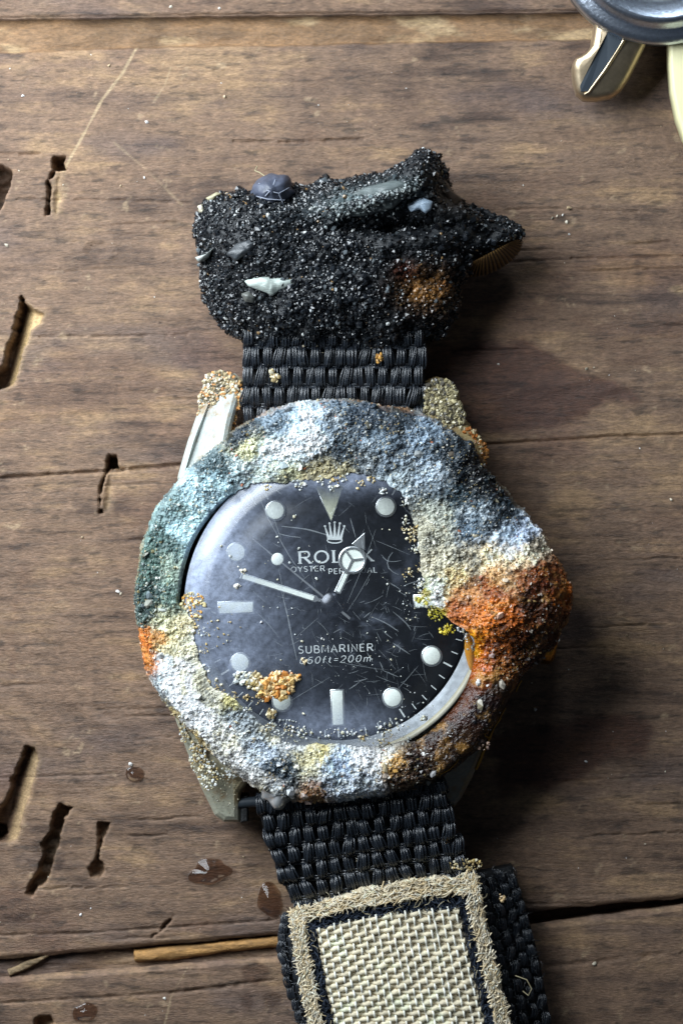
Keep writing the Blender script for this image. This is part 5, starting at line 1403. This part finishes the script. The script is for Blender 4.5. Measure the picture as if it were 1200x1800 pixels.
# grains caught in the weave
def strapz(X, Y): return np.full(np.shape(X), .74)
cluster('strap_sand', [(482, 660, 8, 10, 12, .02, TAN), (476, 652, 5, 5, 5, .02, TAN), (666, 627, 7, 9, 9, .03, [(196, 150, 80), (176, 130, 70)]), (560, 600, 110, 20, 70, .011, [(30, 34, 38), (70, 74, 78), (150, 140, 120)])], ustrap, strapz)
cluster('strap_sand', [(676, 1474, 5, 5, 3, .022, [(150, 156, 160)]), (786, 1482, 4, 4, 3, .024, [(196, 150, 90)]), (640, 1480, 130, 60, 60, .008, [(120, 124, 128), (170, 160, 140)]), (884, 1584, 5, 8, 6, .022, [(196, 170, 130)]), (820, 1525, 30, 10, 40, .016, TAN)], lstrap, strapz)

# ================================================================== BLACK LUMP at the strap's upper end
LX, LY = 590.0, 440.0
LOUT = [(342, 400), (350, 372), (366, 352), (400, 338), (440, 332), (480, 326), (530, 328), (600, 316), (660, 308), (700, 298), (718, 280), (745, 275), (762, 290), (782, 312), (802, 342), (832, 360), (870, 374), (906, 388), (921, 402), (914, 420), (886, 434),
        (848, 446), (822, 474), (804, 510), (796, 552), (770, 577), (745, 592), (720, 604), (640, 606), (560, 604), (480, 604), (430, 594), (396, 576), (370, 546), (360, 510), (350, 470), (344, 432)]
P = np.array(LOUT, float) - [LX, LY]
ang = np.arctan2(-P[:, 1], P[:, 0]); r = np.hypot(P[:, 0], P[:, 1]); o_ = np.argsort(ang); ang, r = ang[o_], r[o_]
NT2 = 1000
th2 = np.linspace(-math.pi, math.pi, NT2, endpoint=False)
R2 = np.interp(th2, np.concatenate([ang - 2 * math.pi, ang, ang + 2 * math.pi]), np.tile(r, 3))
for _ in range(4): R2 = (R2 + np.roll(R2, 1) + np.roll(R2, -1)) / 3
NP2 = 130
s2 = np.linspace(0.004, 1, NP2)[:, None]
rfrac = np.where(s2 < .72, s2 / .72 * .93, .93 + .07 * np.sin((s2 - .72) / .28 * math.pi * .5))     # top
und = np.linspace(0, 1, 40)[1:, None]
rf2 = 1 - .30 * und ** 1.6
topz = 0.52 + 0.58 * (1 - np.clip(rfrac, 0, 1) ** 2.6) ** .55 + 0 * R2
botz = 0.52 - 0.50 * und + 0 * R2
rr2 = np.vstack([rfrac * R2, rf2 * R2]); zz2 = np.vstack([topz, botz])
X2 = LX + rr2 * np.cos(th2); Y2 = LY - rr2 * np.sin(th2)
up = (np.arange(len(rr2)) < NP2)[:, None] * 1.0
def hump2(x, y, rx, ry, a, rot=0.0):
    dx = X2 - x; dy = Y2 - y; c, s_ = math.cos(rot), math.sin(rot)
    return up * a * np.exp(-(((dx * c + dy * s_) / rx) ** 2 + ((-dx * s_ + dy * c) / ry) ** 2))
zz2 = zz2 + hump2(735, 305, 28, 28, .42) + hump2(655, 352, 95, 20, .26, -.25) + hump2(450, 440, 80, 60, .10) - hump2(690, 402, 100, 14, .24, -.05) - hump2(520, 420, 40, 60, .08) + hump2(600, 520, 90, 50, .06) - hump2(740, 505, 40, 30, .09) - hump2(870, 400, 60, 40, .22) + hump2(860, 395, 60, 14, .10, .3)
wx, wy = W(X2, Y2, .8)
v = np.stack([wx, wy, zz2], -1).reshape(-1, 3)
f = grid_faces(len(rr2), NT2, True)
nrm = vnormals(v, f[:, :3])
if nrm[NT2 * 20:NT2 * 40, 2].mean() < 0: f = f[:, ::-1]; nrm = -nrm
smoothk = (np.exp(-(((X2 - 790) / 30) ** 2 + ((Y2 - 335) / 26) ** 2))).ravel()
plate = np.exp(-((((X2 - 655) * math.cos(-.2) + (Y2 - 352) * math.sin(-.2)) / 85) ** 2 + ((-(X2 - 655) * math.sin(-.2) + (Y2 - 352) * math.cos(-.2)) / 17) ** 2)).ravel()
amp = (1 - .85 * smoothk) * (1 - .6 * plate) * np.clip(rr2.ravel() / 20, .05, 1)
v = v + nrm * (amp * (0.075 * fbm(v[:, 0] * 2.2, v[:, 1] * 2.2, v[:, 2] * 2.2, 901, 3) + 0.08 * fbm(v[:, 0] * 6, v[:, 1] * 6, v[:, 2] * 6, 903, 3) + .022 * fbm(v[:, 0] * 20, v[:, 1] * 20, v[:, 2] * 20, 905, 3)))[:, None]
nrm = vnormals(v, f[:, :3])
if nrm[NT2 * 20:NT2 * 40, 2].mean() < 0: nrm = -nrm
lc = np.array(lin((19, 22, 26)))[None] * (1 + .4 * fbm(v[:, 0] * 5, v[:, 1] * 5, v[:, 2] * 5, 907, 4))[:, None]
def paint(x, y, rx, ry, srgb, a, base):
    k_ = (a * np.exp(-(((X2 - x) / rx) ** 2 + ((Y2 - y) / ry) ** 2)).ravel() * (.55 + .9 * np.clip(fbm(X2 / 12, Y2 / 12, 0, 909, 3).ravel() + .3, 0, 1)))
    k_ = np.clip(k_, 0, 1)[:, None]
    return base * (1 - k_) + np.array(lin(srgb)) * k_
lc = paint(748, 510, 42, 30, (138, 96, 46), .9, lc); lc = paint(712, 482, 16, 14, (84, 34, 24), .8, lc); lc = paint(778, 498, 14, 12, (120, 76, 36), .7, lc)
kp = np.clip(plate * .75, 0, 1)[:, None]; lc = lc * (1 - kp) + np.array(lin((92, 104, 106))) * kp
kp = smoothk[:, None]; lc = lc * (1 - kp) + np.array(lin((88, 74, 62))) * kp
lc = np.clip(lc, .004, .7)
lump = obj('black_concretion', mesh_np('black_concretion', v, f, M_black, lc), watch, label='lump of black sand grown over the strap end')
# grains: dense coat
wgt = np.repeat(rr2.mean(1), NT2) * (1 - .9 * smoothk) * (1 - .55 * plate) * (np.arange(len(v)) < NT2 * (NP2 + 24))
idx = rng.choice(len(v), 34000, p=wgt / wgt.sum())
sz = np.clip(rng.gamma(2.0, .0040, len(idx)) + .0035, .0045, .04)
gc = lc[idx] * rng.uniform(.5, 1.9, (len(idx), 1))
u = rng.random(len(idx))
gc = np.where((u < .05)[:, None], lin((84, 90, 94)) * rng.uniform(.5, 1.3, (len(idx), 1)), gc)
gc = np.where(((u > .10) & (u < .107))[:, None], lin((190, 192, 190)), gc)
gc = np.where(((u > .125) & (u < .133))[:, None], lin((130, 104, 70)), gc)
gv, gf, gcc = grains(v[idx] + nrm[idx] * (sz * .35)[:, None], sz, np.clip(gc, .004, .8), jit=.3)
obj('black_sand_grains', mesh_np('black_sand_grains', gv, gf, M_bgrain, gcc, smooth=False), lump, 'stuff')

def zl(x, y):
    """height of the lump top near a pixel"""
    d = (X2[:NP2] - x) ** 2 + (Y2[:NP2] - y) ** 2
    i = int(np.argmin(d)); return float(v[i, 2])
def shell(name, poly, z0, hgt, srgb, rot_edge=None, label=None, ridge=0.0, seed=0, tilt=(0, 0)):
    """curved chip: domed polygon with a rim"""
    P = np.array(densify(poly, 5), float); c = P.mean(0); n = len(P); rows = 9
    ss = np.linspace(1, 0.03, rows)[:, None]
    Xs = c[0] + (P[:, 0] - c[0]) * ss; Ys = c[1] + (P[:, 1] - c[1]) * ss
    Zs = z0 + hgt * (1 - ss ** 2) + .03 * fbm(Xs / 22, Ys / 16, 0, 957 + seed, 4) + ridge * np.cos((Xs - c[0]) * .5) * .01 + .012 * fbm(Xs / 9, Ys / 9, 0, 951 + seed, 3) + (Xs - c[0]) * tilt[0] / PX + (Ys - c[1]) * tilt[1] / PX
    wx_, wy_ = W(Xs, Ys, z0)
    vv_ = np.stack([wx_, wy_, Zs], -1); lo = vv_[0].copy(); lo[:, 2] -= .1
    vv_ = np.concatenate([lo[None], vv_], 0)
    f_ = grid_faces(rows + 1, n, True); fl_ = [list(q) for q in f_] + [[rows * n + i for i in range(n)]]
    area = np.sum(wx_[0] * np.roll(wy_[0], -1) - np.roll(wx_[0], -1) * wy_[0])
    if area < 0: fl_ = [q[::-1] for q in fl_]
    V = vv_.reshape(-1, 3)
    cc = np.array(lin(srgb))[None] * (1 + .3 * fbm(V[:, 0] * 10, V[:, 1] * 26, 0, 953 + seed, 3) + .25 * fbm(V[:, 0] * 3, V[:, 1] * 3, 0, 955 + seed, 2))[:, None]
    return obj(name, mesh_np(name, V, fl_, M_shell, np.clip(cc, .01, .85)), lump, label=label)
shell('shell', [(430, 494), (445, 488), (470, 486), (500, 488), (522, 490), (527, 496), (510, 504), (492, 510), (478, 520), (468, 514), (450, 508), (436, 502)], zl(478, 500) + .02, .06, (176, 186, 180), label='pale lens shaped shell chip on the left of the lump')
shell('shell', [(398, 446), (415, 428), (440, 420), (461, 418), (452, 432), (436, 446), (415, 458)], zl(430, 438) + .02, .05, (58, 62, 66), label='dark slate shell shard', seed=3)
shell('shell', [(714, 362), (728, 350), (745, 348), (760, 354), (757, 368), (748, 375), (738, 368), (722, 372)], zl(738, 362) + .06, .05, (186, 206, 226), label='bluish white shell chip at the ridge end', seed=6)
shell('shell', [(575, 382), (590, 355), (640, 330), (690, 318), (716, 322), (712, 345), (690, 366), (640, 378)], zl(650, 350) - .05, .07, (88, 96, 96), label='long grey shell plate dusted with black sand', seed=9, tilt=(0.05, -.15))
shell('shell', [(424, 516), (436, 512), (450, 522), (446, 532), (430, 530)], zl(438, 522) + .05, .05, (104, 106, 102), label='small grey chip below the pale shell', seed=12)
shell('shell', [(347, 362), (356, 358), (363, 372), (358, 380), (350, 374)], .62, .06, (196, 190, 168), label='small cream chip at the left end', seed=15)
shell('shell', [(362, 348), (380, 338), (392, 340), (372, 356)], .62, .05, (176, 170, 140), label='thin tan chip at the upper left', seed=18)
shell('shell', [(343, 452), (362, 446), (374, 436), (366, 452), (348, 460)], .85, .03, (150, 154, 150), label='thin grey shell edge at the left side', seed=21)
X_ = rng.normal(650, 42, 700); Y_ = 352 - (X_ - 650) * .22 + rng.normal(0, 13, 700)
Z_ = np.array([zl(a_, b_) for a_, b_ in zip(X_, Y_)]) + .05
wx_, wy_ = W(X_, Y_, 1.1); ss_ = np.clip(rng.gamma(3, .0026, 700) + .003, .004, .02)
cp_ = lin(np.array([(96, 104, 106), (60, 66, 70), (130, 138, 138), (40, 44, 48), (150, 156, 154)], float))
gv, gf, gcc = grains(np.stack([wx_, wy_, Z_], -1), ss_, cp_[rng.integers(0, 5, 700)])
obj('grey_sand_grains', mesh_np('grey_sand_grains', gv, gf, M_grain, gcc, smooth=False), lump, 'stuff')
shell('shell', [(762, 300), (778, 310), (796, 336), (812, 350), (800, 362), (782, 352), (768, 330)], zl(785, 332) + .03, .05, (84, 70, 58), label='smooth brown chip on the right of the peak', seed=27)
# slate pebble with white veins
pb = blob('pebble', 478, 338, 38, 32, .72, .30, attr_mat('slate_pebble', .45, .5, sp=(10, .7, 1.2), bp=(14, .4, .02)), lump, 961, (74, 80, 96), n=22, rough_amp=.28)
parts = []
for pts_ in ([(455, 322), (470, 335), (490, 340), (508, 330)], [(466, 345), (478, 332), (484, 316)], [(450, 345), (470, 350), (500, 352)], [(490, 340), (497, 356)]):
    q = []
    for x, y in pts_:
        dx, dy = (x - 478) / 40, (y - 338) / 34
        q.append(V3(x, y, .73 + .30 * math.sqrt(max(0, 1 - dx * dx - dy * dy))))
    parts.append(tube(np.array(q), .006, 5))
vv_, ff_ = join(parts); obj('vein', mesh_np('vein', vv_, ff_, plain('quartz_vein', (136, 142, 156), .6)), pb)
# ribbed shell at the right tip: radial ribs under the beak
nr_, na_ = 14, 150
aa = np.linspace(0, math.pi, na_)
Vr = []
for i in range(nr_):
    q = i / (nr_ - 1)
    rib = 1 + .035 * np.cos(aa * 46) * (q > .15)
    lx = -62 * np.cos(aa) * (.55 + .45 * q) * rib; ly = 30 * np.sin(aa) * q * rib
    rot = -.48
    Xs = 862 + lx * math.cos(rot) - ly * math.sin(rot); Ys = 446 + lx * math.sin(rot) + ly * math.cos(rot)
    Zs = .74 - .34 * q ** 1.5 + .02 * np.cos(aa * 46) * q
    wx_, wy_ = W(Xs, Ys, .5); Vr.append(np.stack([wx_, wy_, Zs], -1))
Vr = np.array(Vr); ribs = np.tile((.5 + .5 * np.cos(aa * 46))[None], (nr_, 1)).reshape(-1, 1)
cc = np.array(lin((36, 28, 22))) * (1 - ribs) + np.array(lin((140, 106, 60))) * ribs
obj('ribbed_shell', mesh_np('ribbed_shell', Vr.reshape(-1, 3), grid_faces(nr_, na_), M_shell, cc), lump, label='brown ribbed shell edge under the right tip')
v_, f_ = tube([V3(*q) for q in [(452, 292, .5), (448, 300, .55), (456, 303, .6), (466, 310, .65)]], .006, 5)
obj('loose_fibre', mesh_np('loose_fibre', v_, f_, M_fibre), lump)

# ================================================================== SECOND WATCH, top right corner
W2X, W2Y = 1160.0, -112.0
w2 = empty('steel_watch', V3(W2X, W2Y, 0), 'polished steel watch with gold tinted lug cut by the top right corner', 'watch')
def d2(r, z): return r / PX * (CAM_H - z) / CAM_H
c2 = tuple(float(q) for q in W(W2X, W2Y, .7))
v, f = lathe([(d2(150, .5), .12), (d2(176, .5), .15), (d2(182, .5), .3), (d2(182, .5), .55), (d2(170, .5), .62)], 128, c2)
case2 = obj('case', mesh_np('case', v, f, M_satin), w2)
v, f = lathe([(d2(184, .7), .56), (d2(189, .7), .60), (d2(190, .7), .64), (d2(187, .7), .70), (d2(176, .7), .735), (d2(167, .7), .74), (d2(164, .7), .76), (d2(159, .7), .83), (d2(154, .7), .878), (d2(150, .7), .885), (d2(147, .7), .88), (d2(118, .7), .805), (d2(112, .7), .76)], 200, c2)
obj('bezel', mesh_np('bezel', v, f, M_chrome), w2)
v, f = lathe([(.001, .66), (d2(118, .8), .66)], 64, c2); obj('dial', mesh_np('dial', v, f, plain('pale_dial', (196, 196, 188), .5, sp=(6, .9, 1.05))), w2)
v, f = lathe([(.001, .96), (d2(60, .8), .94), (d2(100, .8), .86), (d2(113, .8), .76)], 64, c2)
mg = bpy.data.materials.new('clear_crystal'); mg.use_nodes = True; nt = mg.node_tree; nt.nodes.clear()
out = nt.nodes.new('ShaderNodeOutputMaterial'); tr = nt.nodes.new('ShaderNodeBsdfTransparent'); gl = nt.nodes.new('ShaderNodeBsdfGlossy'); gl.inputs['Roughness'].default_value = .03
fr = nt.nodes.new('ShaderNodeFresnel'); mx = nt.nodes.new('ShaderNodeMixShader')
nt.links.new(fr.outputs[0], mx.inputs[0]); nt.links.new(tr.outputs[0], mx.inputs[1]); nt.links.new(gl.outputs[0], mx.inputs[2]); nt.links.new(mx.outputs[0], out.inputs[0])
obj('crystal', mesh_np('crystal', v, f, mg), w2)
LUG = [(1046, 40), (1041, 78), (1030, 90), (1012, 100), (1008, 112), (1010, 140), (1016, 160), (1028, 170), (1050, 171), (1078, 166), (1094, 155), (1106, 138), (1120, 110), (1138, 72), (1120, 40), (1080, 20)]
v, fs = prism([V3(x, y, .55)[:2] for x, y in densify(LUG, 8)], .18, .55, .07, lambda x, y: .40 + .16 * sstep(float(W(0, 170, .5)[1]), float(W(0, 60, .5)[1]), y))
lug2 = obj('lug', mesh_np('lug', v, fs, M_goldlug), case2, label='gold tinted lug with a dark groove')
def ztop2(py): return .40 + .16 * float(sstep(W(0, 170, .5)[1], W(0, 60, .5)[1], W(0, py, .5)[1]))
gro = [(1066, 58), (1094, 70), (1060, 122), (1033, 158), (1022, 158), (1020, 148), (1042, 104)]
v, fs = prism([V3(x, y, .52)[:2] for x, y in densify(gro, 6)], .3, .56, 0.0, lambda x, y: .418 + .16 * sstep(float(W(0, 170, .5)[1]), float(W(0, 60, .5)[1]), y))
obj('groove', mesh_np('groove', v, fs, M_groove, smooth=False), lug2)
v, f = tube([V3(1096, 70, ztop2(70) + .005), V3(1062, 124, ztop2(124) + .005), V3(1034, 162, ztop2(162) + .002), V3(1026, 166, ztop2(166))], [.02, .022, .016, .01], 8)
obj('groove_edge', mesh_np('groove_edge', v, f, M_goldlug), lug2)
for x, y in ((1055, 45), (1092, 64)):
    v, f = lathe([(.001, .66), (.02, .655), (.03, .63), (.03, .56)], 16, V3(x, y, .6)[:2]); obj('pin', mesh_np('pin', v, f, M_chrome), lug2)
CS = [(1175, 62), (1176, 110), (1180, 160), (1190, 208), (1202, 242), (1225, 280), (1270, 300), (1330, 300), (1330, 40), (1250, 40)]
v, fs = prism([V3(x, y, .5)[:2] for x, y in densify(CS, 10)], .22, .56, .03)
obj('strap', mesh_np('strap', v, fs, M_cream), w2, label='smooth cream strap at the right edge')
